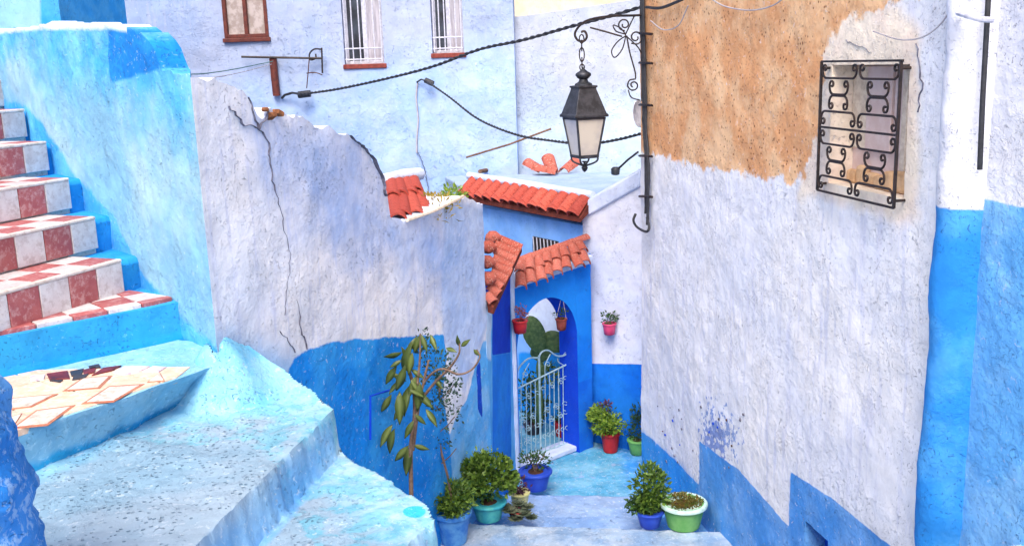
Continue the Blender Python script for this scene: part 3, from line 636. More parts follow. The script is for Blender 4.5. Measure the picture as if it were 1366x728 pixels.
# ---- right house wall (ochre and white)
A3 = Vector((1.2, 8.85)); d3 = Vector((math.sin(math.radians(11.3)), -math.cos(math.radians(11.3)))); P3 = Plane(A3, A3+d3*7.5)
tw = thing('ochre_house', 'big whitewashed house wall with bare ochre render above and zigzag blue foot', 'house', (A3.x, A3.y, 0))
gu0, gz0 = P3.uv(1103, 248); gu1, _ = P3.uv(1209, 200); gz1 = P3.uv(1103, 82)[1]
hu0, hz1 = P3.uv(1074, 694); hu1, _ = P3.uv(1104, 720); hz0 = hz1-.32
uP = P3.uv(1253, 300)[0]; uQ = P3.uv(1312, 300)[0]
def flare(pts): return P3.poly(pts)
wall('wall', P3, -.05, 6.3, .35, m_w3, tw, res=.028, amp=.012, holes=[(gu0+.02, gu1, gz0+.02, gz1-.02), (hu0, hu1, hz0, hz1)], hole_d=.15, masks={
    'ochre': P3.poly([(840, -300), (840, 196), (868, 204), (905, 216), (960, 228), (1005, 232), (1060, 244), (1078, 226), (1090, 180), (1097, 110), (1106, 50), (1135, 22), (1180, 8), (1235, -10), (1275, -60), (1300, -300)]),
    'cream': P3.poly([(1085, 20), (1130, 8), (1200, 8), (1228, 40), (1225, 290), (1200, 300), (1100, 262), (1065, 262), (1085, 180)]),
    'patch': lambda u, v: sdf(u, v, P3.poly([(935, 585), (945, 545), (975, 560), (984, 590), (960, 615), (936, 640)]))-.05,
    'dado': P3.poly([(850, 572), (868, 583), (933, 646), (933, 588), (985, 625), (1051, 702), (1054, 628), (1110, 664), (1190, 728), (1290, 830), (1290, 1100), (850, 1100)]),
    'bright': P3.poly([(850, 572), (868, 583), (933, 646), (933, 720), (850, 720)])})
# scars in the plaster
for pts, wd in (([(1130, 55), (1150, 62), (1165, 70)], .006), ([(1225, 60), (1232, 110), (1226, 150)], .004)): crack(P3, pts, wd, tw, name='scar')
for k in range(26):       # chips knocked out of the plaster near the foot of the wall
    x, y = (random.gauss(895, 14), random.gauss(560, 22)) if k % 2 else (random.gauss(960, 22), random.gauss(565, 22)); r_ = random.uniform(.006, .016); c0 = P3.uv(x, y)
    V = [P3.P(c0[0]+r_*random.uniform(.6, 1.3)*math.cos(a), c0[1]+r_*random.uniform(.5, 1.2)*math.sin(a), .006) for a in [j*math.pi/3.5 for j in range(7)]]; n_c = len(V); V += [v+Vector((P3.n.x, P3.n.y, 0))*.006 for v in V]
    mb = MB(); mb.add(V, [tuple(range(n_c, 2*n_c))]+[(j, (j+1) % n_c, n_c+(j+1) % n_c, n_c+j) for j in range(n_c)]); mb.build('plaster_chip', m_rust if k % 9 == 0 else (m_deep if k % 3 == 0 else m_crack), tw, smooth=False)
# window behind the grille
def on3(u0, u1, z0, z1, o0, o1, name, mat, par=tw, bev=.006):
    mb = MB(); rect_on(P3, u0, u1, z0, z1, o0, o1, mb); return mb.build(name, mat, par, smooth=False, bevel=bev)
gW = gu1-gu0; gH = gz1-gz0
wf = on3(gu0, gu1, gz0, gz1, -.2, -.145, 'window_back', m_shut)
on3(gu0+.02, gu0+gW*.22, gz0+.22, gz1-.03, -.145, -.128, 'shutter_board', m_cream, wf)
on3(gu0+gW*.24, gu0+gW*.56, gz0+.22, gz1-.03, -.145, -.118, 'shutter_board', m_shut, wf)
on3(gu0+gW*.58, gu0+gW*.72, gz0+.22, gz1-.03, -.145, -.124, 'shutter_board', m_shut, wf)
on3(gu0+gW*.74, gu0+gW*.80, gz0+.1, gz1-.03, -.145, -.09, 'window_post', m_cream, wf)
on3(gu0+gW*.82, gu1-.01, gz0+.25, gz1-.10, -.146, -.135, 'shutter_board', m_shut, wf)
for k in range(7):
    a = gu0+.03+k*gW*.135; on3(a, a+gW*.125, gz0+.02, gz0+.09+random.random()*.06, -.145, -.05-random.random()*.05, 'rubble_stone', m_stone, wf, .02)
hb = MB(); rect_on(P3, hu0, hu1, hz0, hz1, -.2, -.145, hb); hb.build('hatch_back', m_deep, tw, smooth=False)
# pilaster and the wall beyond it towards the camera
def pil(u, z):  # half round buttress profile
    t = (u-uP)/(uQ-uP); return .14*math.sqrt(max(0, 1-(2*t-1)**2))
V = []; F = []; zz = np.arange(-.05, 6.3, .035); tt = np.linspace(0, 1, 22); mk = []
for z in zz:
    for t in tt:
        u = uP+.02+(uQ-uP+.02)*t; a = math.pi*(1-t); o = .15*math.sin(a)**.8
        p = P3.P(u, z, o); V.append(P3.P(u, z, o+.014*fnoise(p, 3)+.006*fnoise(p, 11)-.012)); mk.append(1)
NT = len(tt)
for i in range(len(zz)-1):
    for j in range(NT-1): F.append((i*NT+j, i*NT+j+1, (i+1)*NT+j+1, (i+1)*NT+j))
zd = P3.uv(1256, 281)[1]
m_pil = plaster('buttress_paint', 'e8e8ec', 'dde0ec', [dict(a='dado', c='2a86d4', c2='4a9cde', amp=.012, soft=.006, ns=10)], b1=.7, tool=1.2)
mesh_obj('buttress', V, F, m_pil, tw, attrs={'dado': [zd+.05-v.z for v in V]})
uS = P3.uv(1314, 300)[0]; m_w4 = plaster('near_wall_paint', 'e4e5ea', 'd8dcea', [dict(a='dado', c='64aeea', c2='84c0ee', amp=.012, soft=.006, ns=10)], b1=1., fleck='d8dcf0', fleck_t=.6, tool=1.8)
P4 = Plane(P3.A+P3.d*(uS-.04)+P3.n*.02, P3.A+P3.d*(uS+4.5)+P3.n*.02)
wall('near_wall', P4, -.05, 6.3, .3, m_w4, tw, res=.028, amp=.014, mitre='start', masks={'dado': lambda u, v: (zd+.10-u*.02)-v})
# drain pipe in the groove, clamp
b_ = MB(); b_.tube([P3.at(1320, -30, .09), P3.at(1315, 60, .09), P3.at(1311, 130, .09), P3.at(1308, 200, .09), P3.at(1307, 226, .08)], .012, 8); dp = b_.build('drain_pipe', m_cable); tag(dp, 'thin dark pipe running down the groove beside the white buttress', 'pipe')
b_ = MB(); b_.tube([P3.at(1278, 18, .15), P3.at(1295, 23, .19), P3.at(1308, 26, .17), P3.at(1324, 27, .1)], .012, 6); tag(b_.build('pipe_clamp', m_barw), 'pale clamp strap round the buttress top at the upper right', 'clamp')

# ---- window grille
tgr = thing('window_grille', 'black wrought iron scroll grille over the window of the ochre house', 'grille', P3.P(gu0, gz0, .05))
go = .06; g0, g1 = gu0, gu1+.01
def gp(fu, fv): return P3.P(g0+(g1-g0)*fu, gz1-(gz1-gz0+.02)*fv, go)
for a, b in (((0, 0), (1.02, 0)), ((0, 1), (1, 1)), ((0, 0), (0, 1)), ((1, 0), (1, 1)), ((0, .5), (1, .5))):
    mb = MB(); p, q = gp(*a), gp(*b); mb.tube([p, q],   .008 if a[0] != b[0] else .010, 4); mb.build('frame_bar', m_iron, tgr, smooth=False)
for fu in (0.0, 1.0):
    for fv in (.05, .95): mb = MB(); p = gp(fu, fv); mb.tube([p, p-Vector((P3.n.x, P3.n.y, 0))*.1], .008, 5); mb.build('fixing', m_iron, tgr)
def cscroll(cu, hw, v0, v1, up):
    """C scroll: a wide staple closed at one end whose arms curl inward at the open end"""
    vo, vc = (v0, v1) if up else (v1, v0); H_ = gz1-gz0+.02; W_ = g1-g0; sg = 1 if vc > vo else -1
    hx = hw*W_; hy = abs(vc-vo)*H_; r = min(hx*.36, hy*.30)
    def Q(x, y): return gp(cu+x/W_, vo+sg*y/H_)          # x, y in metres, y from the open end
    full = []
    for sd in (-1, 1):
        cx, cy = sd*(hx-r), r*1.15; pts = []
        for k in range(11):
            a = math.pi*(-.75)+k/10*math.pi*1.75; q = r*(.32+.68*k/10)
            pts.append(Q(cx+sd*q*math.cos(a-math.pi), cy+q*math.sin(a-math.pi)))
        c = min(hx*.55, hy*.5)
        pts += [Q(sd*hx, hy-c)]+[Q(sd*(hx-c+c*math.cos(b)), hy-c+c*math.sin(b)) for b in (.4, .8, 1.2, 1.5)]+[Q(0, hy)]
        full = pts if sd < 0 else full+pts[::-1][1:]
    mb = MB(); mb.tube(full, .0066, 6); mb.build('scroll', m_iron, tgr)
for cu in (.25, .75):
    for base in (0, .5):
        cscroll(cu, .23, base+.015, base+.125, True); cscroll(cu, .125, base+.135, base+.245, True)
        cscroll(cu, .125, base+.255, base+.365, False); cscroll(cu, .23, base+.375, base+.485, False)

# ---------------------------------------------------------------- steps, landing, tiled stairs
ridge_px = [(282, 428, 2.86), (300, 438, 2.78), (330, 456, 2.67), (390, 494, 2.53), (430, 526, 2.48), (480, 572, 2.41), (520, 606, 2.36), (557, 646, 2.30), (580, 682, 2.25), (588, 705, 2.22)]
ridge = [at_z(x, y, z) for x, y, z in ridge_px]
rx = np.array([p.x for p in ridge]); ry = np.array([p.y for p in ridge]); rz = np.array([p.z for p in ridge])
nosA = (at_z(265, 728, 2.45), at_z(430, 565, 2.45)); baseB = None; nosB = (at_z(545, 728, 2.25), at_z(590, 690, 2.25))
lb0, lb1 = at_z(20, 640, 2.45), at_z(300, 512, 2.45)
def side(p, a, b):   # signed distance, + on the left of a->b
    d = (b-a).xy.normalized(); return d.x*(p[1]-a.y)-d.y*(p[0]-a.x)
_g = math.radians(10.7); gu = np.arange(-2.0, .95, .0115); gv = np.arange(-2.4, 1.75, .0125); _U, _V = np.meshgrid(gu, gv, indexing='ij')   # grid laid along the upper nosing
X = -.97+_U*math.cos(_g)+_V*math.sin(_g); Y = 3.55-_U*math.sin(_g)+_V*math.cos(_g)
def sideA(a, b): d = (b-a).xy.normalized(); return d.x*(Y-a.y)-d.y*(X-a.x)
def sst(v, a, b): t = np.clip((v-a)/(b-a), 0, 1); return t*t*(3-2*t)
wob = np.zeros_like(X)
for i in range(X.shape[0]):
    for j in range(X.shape[1]): wob[i, j] = fnoise((X[i, j], Y[i, j], 0), 5, .8, 3)
sA = sideA(*nosA)+wob*.014; sB = sideA(*nosB)+wob*.014      # + = left = on the platform
Z = 2.05+.20*sst(sB, -.02, .018)+.20*sst(sA, -.018, .016)
# distance to ridge polyline and its height there
D = np.full(X.shape, 9.); ZR = np.zeros_like(X); SG = np.ones_like(X)
for k in range(len(rx)-1):
    ax, ay, bx, by = rx[k], ry[k], rx[k+1], ry[k+1]; ex, ey = bx-ax, by-ay; t = np.clip(((X-ax)*ex+(Y-ay)*ey)/(ex*ex+ey*ey), 0, 1)
    d = np.hypot(X-ax-t*ex, Y-ay-t*ey); c = (ex*(Y-ay)-ey*(X-ax)); upd = d < D-1e-9
    D = np.where(upd, d, D); ZR = np.where(upd, rz[k]*(1-t)+rz[k+1]*t, ZR); SG = np.where(upd, np.sign(c), SG)
ins = -SG*D; ins += wob*.012                                  # + = inside (camera side)
rampz = ZR-.30*np.clip(ins, 0, 2)-.8*np.clip(ins-.18, 0, 2)
kk = .04; _pp = [(rx[k], ry[k]) for k in range(len(rx))]+[(-.45, 3.0), (-.9, 1.0), (-5, 1.0), (-5, 7), (-1.9, 5.2)]
ins = np.where(sdf(X, Y, _pp) > 0, D, -D)+wob*.012
_d0 = np.array([rx[1]-rx[0], ry[1]-ry[0]]); _d0 /= np.hypot(*_d0); _pj = np.clip(-((X-rx[0])*_d0[0]+(Y-ry[0])*_d0[1]), 0, 5)
rampz = ZR-(.34+3.6*np.clip(ZR-2.54, 0, 1))*np.clip(ins, 0, 2)-.5*np.clip(ins-.22, 0, 2)-1.3*_pj
for _ in range(60):
    _q = np.pad(rampz, 1, mode='edge'); rampz = (_q[:-2, 1:-1]+_q[2:, 1:-1]+_q[1:-1, :-2]+_q[1:-1, 2:])/4
h = np.clip(.5+.5*(rampz-Z)/kk, 0, 1); Zs = Z*(1-h)+rampz*h+kk*h*(1-h)
Zs = Zs+wob*.012
out = sst(-ins, -.012, .02)
drop = sst(-sB-.0, .02, .04)
Zf = np.where(out > 0, Zs-out*(2.6), Zs); Zf = np.where((drop > 0), Zf-drop*2.2, Zf)
Zf = np.maximum(Zf, -.05)
NX, NY = X.shape; V = [(X[i, j], Y[i, j], Zf[i, j]) for i in range(NX) for j in range(NY)]
F = [(i*NY+j, (i+1)*NY+j, (i+1)*NY+j+1, i*NY+j+1) for i in range(NX-1) for j in range(NY-1) if max(Zf[i, j], Zf[i+1, j], Zf[i, j+1], Zf[i+1, j+1]) > -.04]
sl_ = sideA(lb0, lb1)
mesh_obj('steps', V, F, m_plat, attrs={'ridge': (.26-ins).ravel(), 'teal': np.where(np.abs(ins-.15) < .35, .0, -.6).ravel(),
         'splash': (.045-np.hypot(X-at_z(551, 655, 2.34).x, Y-at_z(551, 655, 2.34).y)).ravel(), 'riser': np.minimum(np.maximum(np.minimum(.006-sA, .05+sA*1.), np.minimum(.006-sB, .4)), ins-.06).ravel(), 'bluefoot': np.maximum(.07+sl_, .42-np.hypot(X+1.46, Y-4.61)*1.0).ravel()})
tag(bpy.data.objects['steps'], kind='structure')
# tile landing block
fl = [at_z(x, y, 2.65) for x, y in ((20, 576), (150, 537), (290, 487))]; fb = [at_z(x, y, 2.43) for x, y in ((18, 645), (150, 590), (300, 512))]
nn = (fl[0]-fl[2]).xy.normalized(); far = [Vector((-1.45, 4.75, 2.65)), Vector((-3.6, 5.6, 2.65)), Vector((-3.2, 2.4, 2.65))]
ext0 = fl[0]+(fl[0]-fl[2]).normalized()*1.3; ext0b = fb[0]+(fb[0]-fb[2]).normalized()*1.3
topr = [ext0]+fl; botr = [ext0b]+fb; V = []; F = []; lowm = []; NS = 90; NR = 12
def pl_at(P, t):
    t = t*(len(P)-1); i = min(int(t), len(P)-2); return P[i].lerp(P[i+1], t-i)
for i in range(NS+1):
    a = pl_at(topr, i/NS); b = pl_at(botr, i/NS)
    for j in range(NR+1):
        p = b.lerp(a, j/NR); o = .012*fnoise(p, 6); V.append(p+Vector((.9, -.4, 0))*o+Vector((.3, -.13, 0))*(.0 if j < NR else -.02)); lowm.append(.07-j*.022)
for i in range(NS):
    for j in range(NR): a = i*(NR+1)+j; F.append((a, a+NR+1, a+NR+2, a+1))
nb = len(V); rim = [i*(NR+1)+NR for i in range(NS+1)]; V += far; lowm += [-1]*3; F.append(tuple(rim+[nb, nb+1, nb+2]))
o = mesh_obj('tile_landing', V, F, m_land, attrs={'low': lowm}); tag(o, kind='structure'); LAND = o
def flat(poly, z, th, name, mat, parent, bev=.003, tilt=0):
    mb = MB(); mb.prism([(p[0], p[1]) for p in poly], z-th, z); return mb.build(name, mat, parent, smooth=False, bevel=bev)
def pz(pts, z): return [at_z(x, y, z) for x, y in pts]
# peach floor tiles in a slanted grid under the inlays
nA = Vector((math.sin(math.radians(35)), math.cos(math.radians(35)), 0)); nB = Vector((-nA.y, nA.x, 0)); org = at_z(218, 512, 2.65)
edge_px = [(20, 574), (228, 506), (262, 488), (225, 482), (150, 486), (60, 490), (-10, 496), (-160, 520), (-160, 640)]
area = [(p.x, p.y) for p in pz(edge_px, 2.65)]
def clip(poly, area):      # convex-ish Sutherland-Hodgman
    s = sum(area[i][0]*area[(i+1) % len(area)][1]-area[(i+1) % len(area)][0]*area[i][1] for i in range(len(area)))
    if s < 0: area = area[::-1]
    out = poly
    for i in range(len(area)):
        a, b = area[i], area[(i+1) % len(area)]; inp, out = out, []
        f = lambda p: (b[0]-a[0])*(p[1]-a[1])-(b[1]-a[1])*(p[0]-a[0])
        for k in range(len(inp)):
            p, q = inp[k], inp[(k+1) % len(inp)]; fp, fq = f(p), f(q)
            if fp >= 0: out.append(p)
            if fp*fq < 0: t = fp/(fp-fq); out.append((p[0]+(q[0]-p[0])*t, p[1]+(q[1]-p[1])*t))
        if not out: return []
    return out
hull = [(p.x, p.y) for p in pz([(14, 578), (236, 504), (254, 490), (-200, 500), (-200, 646)], 2.65)]
ts = .27
for i in range(-9, 2):
    for j in range(-1, 5):
        c = [org+nA*(ts*(i+a)+.004*(1-2*a))+nB*(ts*(j+b)+.004*(1-2*b)) for a, b in ((0, 0), (1, 0), (1, 1), (0, 1))]
        p = clip([(v.x, v.y) for v in c], hull)
        if len(p) > 2:
            ar = abs(sum(p[k][0]*p[(k+1) % len(p)][1]-p[(k+1) % len(p)][0]*p[k][1] for k in range(len(p))))/2
            if ar > .003: flat(p, 2.656, .03, 'floor_tile', m_tp, LAND)
for dia in ([(108, 538), (145, 514), (193, 511), (152, 535)], [(14, 571), (48, 546), (101, 539), (64, 566)], [(83, 521), (110, 503), (150, 500), (133, 517)], [(-15, 548), (15, 530), (78, 524), (42, 542)], [(196, 509), (213, 495), (220, 507)], [(14, 574), (12, 556), (30, 550)]):
    P = pz(dia, 2.66); c = sum(P, Vector())/len(P); flat([c.lerp(p, 1.0) for p in P], 2.6585, .004, 'inlay_border', m_tb, LAND, .001); flat([c.lerp(p, .82) for p in P], 2.6605, .004, 'mosaic_inlay', m_tm, LAND, .001)
shards = [([(62, 497), (90, 493), (93, 503), (66, 505)], 0), ([(93, 494), (112, 490), (108, 499), (95, 500)], 2), ([(110, 492), (128, 488), (126, 495), (112, 498)], 0), ([(122, 499), (138, 489), (162, 486), (148, 493)], 0), ([(98, 500), (118, 497), (112, 503), (96, 505)], 2),
          ([(150, 495), (166, 487), (200, 487), (185, 494), (165, 498)], 1), ([(118, 487), (132, 484), (134, 488), (120, 491)], 2), ([(66, 506), (84, 505), (80, 508)], 2), ([(190, 494), (204, 487), (222, 488), (212, 494)], 1), ([(40, 500), (60, 498), (58, 504), (40, 506)], 1)]
for p, k in shards: flat(pz(p, 2.665), 2.6625, .008, 'marble_shard', (m_sh, m_sh2, m_pdark)[k], LAND, .001)

# tiled stairs
ends = [(-1.72, 4.91, 2.85), (-2.09, 5.11, 3.04), (-2.33, 5.41, 3.23), (-2.58, 5.70, 3.42), (-2.87, 6.10, 3.61), (-3.15, 6.45, 3.80), (-3.45, 6.85, 3.99)]
n_ = Vector((math.sin(math.radians(20.5)), math.cos(math.radians(20.5)), 0)); a_ = Vector((-n_.y, n_.x, 0)); TS = .187
STR = bpy.data.objects.new('tiled_stairs', None); COL.objects.link(STR); STR.location = (-2.2, 4.5, 2.6); tag(STR, kind='structure')
def bx(c, ex, ey, ez, name, mat, first={}, bev=.003, key=None):
    """thin box centred at c with half-extent vectors"""
    mb = MB(); V = [c+ex*x+ey*y+ez*z for z in (-1, 1) for y in (-1, 1) for x in (-1, 1)]
    mb.add(V, [(0, 2, 3, 1), (4, 5, 7, 6), (0, 1, 5, 4), (2, 6, 7, 3), (0, 4, 6, 2), (1, 3, 7, 5)]); return mb.build(name, mat, STR, smooth=False, bevel=bev)
for k in range(1, len(ends)):
    e = Vector(ends[k]); z0 = e.z-.19; dl = 2.6
    # cement core
    cm = MB(); q0 = e+a_*.012; cm.prism([tuple(v.xy) for v in (q0+n_*.0, q0-n_*dl, q0-n_*dl+a_*1.4, q0+a_*1.4)], z0-.3, e.z-.012); cm.build('step_core', m_rim, STR, smooth=False)
    # blue plastered end between tiles and wall
    be = MB(); w0 = Vector((e.x, e.y, 0)); be.prism([tuple(v.xy) for v in (w0+a_*.015, w0+n_*.34+a_*.0, w0+n_*.6+a_*1.0, w0+a_*1.0)], z0-.3, e.z-.02); be.build('step_end', m_bstep, STR, smooth=True, bevel=.03)
    for i in range(14):
        c = e-n_*(TS*(i+.5))+Vector((0, 0, -.099)); red = (i % 2 == 1)
        bx(c, n_*(TS/2-.0025), a_*.012, Vector((0, 0, .081)), 'riser_tile', m_tr if red else m_tw)
        for r in range(2):
            c = e-n_*(TS*(i+.5))+a_*(.025+.16*(r+.5))+Vector((0, 0, -.008)); bx(c, n_*(TS/2-.0025), a_*(.078), Vector((0, 0, .008)), 'tread_tile', m_tw if (i+r) % 2 else m_tr)
    c = e-n_*(dl/2)+a_*.004+Vector((0, 0, -.009)); bx(c, n_*(dl/2), a_*.019, Vector((0, 0, .009)), 'nosing', m_rim, bev=.006)
# the blue lowest step with tiles on its tread
e0 = Vector(ends[0]); q1 = at_z(0, 447, 2.85); q1 = q1+(q1-e0).normalized()*1.6
V = []; F = []; lw = []; NS = 80
for i in range(NS+1):
    p = e0.lerp(q1, i/NS)
    for j in range(9):
        z = 2.62+.22*j/8; q = Vector((p.x, p.y, z)); o = .014*fnoise(q, 5)+(.02 if j < 2 else 0); V.append(q+Vector((.75, -.66, 0))*o); lw.append(.05-j*.022)
for i in range(NS):
    for j in range(8): a = i*9+j; F.append((a, a+1, a+10, a+9))
nb = len(V); V += [q1+a_*1., Vector(ends[1])+a_*.4-Vector((0, 0, .19)), e0+Vector((.04, .5, 0))]; lw += [-1]*3; F.append(tuple([i*9+8 for i in range(NS+1)]+[nb, nb+1, nb+2]))
V2 = len(V); V += [e0+Vector((.06, .4, -.2)), ]; lw += [1]; F.append((0, 8, nb+2, V2))
mesh_obj('blue_step', V, F, m_bstep, STR, attrs={'low': lw})
lt = [(238, 399), (190, 408), (120, 421), (40, 436), (0, 444)]; rt = [(168, 391), (163, 393), (108, 406), (50, 420), (12, 432)]
hull2 = [(p.x, p.y) for p in pz([(206, 404), (232, 398), (172, 389), (160, 392), (-60, 442), (-60, 456)], 2.852)]
dS = (e0-q1).normalized(); o0 = at_z(232, 399, 2.852); pS = Vector((-dS.y, dS.x, 0))
for i in range(-14, 3):
    for j in range(-1, 4):
        c = [o0+dS*(.17*(i+a)+.003*(1-2*a))+pS*(.17*(j+b)-.1+.003*(1-2*b)) for a, b in ((0, 0), (1, 0), (1, 1), (0, 1))]
        p = clip([(v.x, v.y) for v in c], hull2)
        if len(p) > 2 and abs(sum(p[k][0]*p[(k+1) % len(p)][1]-p[(k+1) % len(p)][0]*p[k][1] for k in range(len(p)))) > .003: flat(p, 2.862, .03, 'tread_tile', m_tr if (i+j) % 2 else m_tw, STR)

# ---- rough blue post at the near left corner
V = []; F = []; NZ = 60; NA = 28; prof = [(0, -60), (0, 540), (13, 580), (17, 620), (29, 660), (37, 700), (44, 740), (60, 900)]
tp = thing('plaster_post', 'rough bright blue plaster post at the near left corner', 'post', (-1.4, 2.3, 1.5))
for i in range(NZ):
    t = i/(NZ-1); y = 520+t*330; x = np.interp(y, [520, 540, 580, 620, 660, 700, 740, 850], [-22, -8, 5, 12, 22, 32, 40, 54]); e = at_y(x, y, 2.3)
    R_ = .3; c = e-Vector((R_, 0, 0))
    for k in range(NA):
        a = 2*math.pi*k/NA; p = c+Vector((math.cos(a)*R_, math.sin(a)*R_, 0)); V.append(p+Vector((math.cos(a), math.sin(a), 0))*(.035*fnoise(p, 6)+.02*fnoise(p, 14)))
for i in range(NZ-1):
    for k in range(NA): F.append((i*NA+k, (i+1)*NA+k, (i+1)*NA+(k+1) % NA, i*NA+(k+1) % NA))
F.append(tuple(range(NA))); mesh_obj('shaft', V, F, m_lump, tp)

# ---- alley floor and steps
gx = np.arange(-2.2, 3.4, .03); gy = np.arange(-3, 13.9, .03); V = []; NX, NY = len(gx), len(gy); teal = []; eb = []; pale = []
e1 = (at_z(700, 657, .12), at_z(855, 659, .12)); e2 = (at_z(700, 686, .24), at_z(850, 686, .24)); e3 = (at_z(640, 696, .36), at_z(960, 706, .36))
def ey(e, x): return e[0].y+(e[1].y-e[0].y)*(x-e[0].x)/(e[1].x-e[0].x)
for x in gx:
    for y in gy:
        wv = fnoise((x, y, 0), 3., .8, 3); wy = y+wv*.02
        z = .12*sum(float(sst(np.float64(ey(e, x)-wy), -.008, .03)) for e in (e1, e2, e3)) if y < 9 and y > 6.4 else (0 if y > 9 else .36)
        if y < 6.6: z = .36+sum(.17*float(sst(np.float64(6.45-.32*k-wy), -.01, .02)) for k in range(11))
        V.append((x, y, z+wv*.010)); teal.append(min(1, y-ey(e1, x)) if y < 9.4 else 1); eb.append(max(-.3, min(.18-(x+.25) if x < .6 else (x-1.05+.0*y), .3)) if y > 7.2 else -.3); pale.append(min(.3, ey(e3, x)-y))
F = [(i*NY+j, (i+1)*NY+j, (i+1)*NY+j+1, i*NY+j+1) for i in range(NX-1) for j in range(NY-1)]
tag(mesh_obj('alley_floor', V, F, m_alley, attrs={'teal': teal, 'edgeblue': eb, 'pale': pale}), kind='structure')
# ---------------------------------------------------------------- foliage
def leaf_cloud(c, rad, n, L, wd=.5, up=.3, clump=6, shell=.55, seed=0, flatn=False):
    r = np.random.default_rng(seed); V = []; F = []; T = []
    cl = [(r.normal(size=3)) for _ in range(clump*3)]; cl = [q/np.linalg.norm(q)*r.uniform(.35, .95) for q in cl]
    for i in range(n):
        k = cl[r.integers(len(cl))]; q = k+r.normal(size=3)*.23; q = q/max(1., np.linalg.norm(q)/1.05)
        if q[2] < -.75: q[2] = -.75
        p = np.array(c)+q*np.array(rad); out = q*np.array([1, 1, .8])+np.array([0, 0, up])+r.normal(size=3)*.45; out /= np.linalg.norm(out)
        sidev = np.cross(out, r.normal(size=3)); sidev /= np.linalg.norm(sidev); nn = np.cross(out, sidev); l = L*r.uniform(.6, 1.25); w_ = l*wd*.5
        b = len(V); V += [p, p+out*l*.45+sidev*w_+nn*w_*.35, p+out*l-nn*l*.12, p+out*l*.45-sidev*w_+nn*w_*.35, p+out*l*.5]
        F += [(b, b+1, b+4), (b+1, b+2, b+4), (b+2, b+3, b+4), (b+3, b, b+4)]; t = float(np.clip(r.normal(.5, .28), 0, 1)); T += [t]*5
    return V, F, T
def foliage(parent, name, c, rad, n, L, mat, seed, local=True, **k):
    V, F, T = leaf_cloud(c, rad, n, L, seed=seed, **k); o = mesh_obj(name, V, F, mat, parent, local, smooth=False, attrs={'tone': T}); o['kind'] = 'stuff'; return o
def px_m(p): return (Vector(p)-EYE).dot(FW)/FPX
def pot(x, yb, z, w_, h_, mat, rimmat, label, name='flower_pot', group='potted plants along the alley steps', taper=.72, hang=False, soilm=None, Y=None, plane=None, lip=1.08):
    """(x, yb) = where the foot of the pot stands in the photograph; sizes in photograph pixels"""
    base = at_z(x, yb, z) if Y is None else at_y(x, yb, Y)
    if plane: base = plane[0].at(x, yb, plane[1])
    s = px_m(base); R_ = w_*s/2; H_ = h_*s*1.06; base = base+Vector((0, R_*taper*.6, 0)) if not hang else base
    t = thing(name, label, 'flower pot' if not hang else 'hanging pot', base, group); mb = MB(); r0, r1 = R_*taper, R_
    mb.lathe([(r0*.8, 0), (r0, .008), (r0+(r1-r0)*.5, H_*.5), (r1*.97, H_*.84), (r1*.97, H_*.9), (r1*.93, H_*.99), (r1*.86, H_*.99), (r1*.84, H_*.86), (.002, H_*.85)], 24); b = mb.build('pot', mat, t, True)
    mb = MB(); mb.lathe([(r1*.96, H_*.86), (r1*lip, H_*.885), (r1*lip*1.01, H_*.96), (r1*lip*.98, H_), (r1*.93, H_*1.005), (r1*.9, H_*.93)], 24); mb.build('rim', rimmat, t, True)
    mb = MB(); mb.lathe([(r1*.9, H_*.80), (r1*.88, H_*.9), (r1*.5, H_*.93), (.003, H_*.94)], 16, wob=.05); mb.build('soil', soilm or m_soil, t, True)
    return t, s, R_, H_
# left foreground blue pot with round bush
t, s, R_, H_ = pot(605, 727, .36, 48, 43, m_pblue, m_pblue, 'chalky blue pot at the bottom of the steps holding a low round dark bush')
foliage(t, 'foliage', (0, 0, H_+17*s), (30*s, 27*s, 22*s), 1300, .044, m_l1, 1)
V, F, T = [], [], []; mb = MB()
st = [(0, 0, H_*.9), (-.02, 0, H_+.25), (-.07, .02, H_+.5), (-.09, .02, H_+.75), (-.05, .02, H_+1.0)]; mb.tube(catmull(st), .010, 6)
for k in range(9):
    zz = H_+.38+k*.085; a = k*2.1; b0 = (-.07-.02*math.sin(k), .02, zz); mb.tube([b0, (b0[0]+.07*math.cos(a), .02+.07*math.sin(a), zz+.06), (b0[0]+.12*math.cos(a), .02+.11*math.sin(a), zz+.12)], .004, 4)
mb.build('stem', m_stem, t, True); foliage(t, 'sprig_leaves', (-.04, .02, H_+.85), (.14, .13, .42), 420, .030, m_l4, 2, wd=.6, clump=12)
# teal pot with leafy geranium
t, s, R_, H_ = pot(652, 696, .36, 46, 25, m_pteal, m_pteal, 'wide teal pot of bushy light green leaves next to the blue pot')
foliage(t, 'foliage', (0, .0, H_+30*s), (35*s, 28*s, 33*s), 1500, .047, m_l1, 3, wd=.8); mb = MB()
for k in range(8):
    a = k*.8; mb.tube([(0, 0, H_*.8), (.06*math.cos(a), .06*math.sin(a), H_+.18), (.13*math.cos(a), .1*math.sin(a), H_+.34+.02*(k % 3))], .004, 4)
mb.build('stem', m_l1, t, True); foliage(t, 'top_leaves', (-.02, 0, H_+62*s), (30*s, 20*s, 12*s), 110, .026, m_l3, 4)
# small cream pot with purple plant
t, s, R_, H_ = pot(694, 679, .24, 26, 22, m_pyel, m_pyel, 'small cream yellow pot of dark purple leaves squeezed between the teal and cobalt pots')
foliage(t, 'foliage', (0, 0, H_+9*s), (15*s, 12*s, 14*s), 260, .034, m_l6, 5)
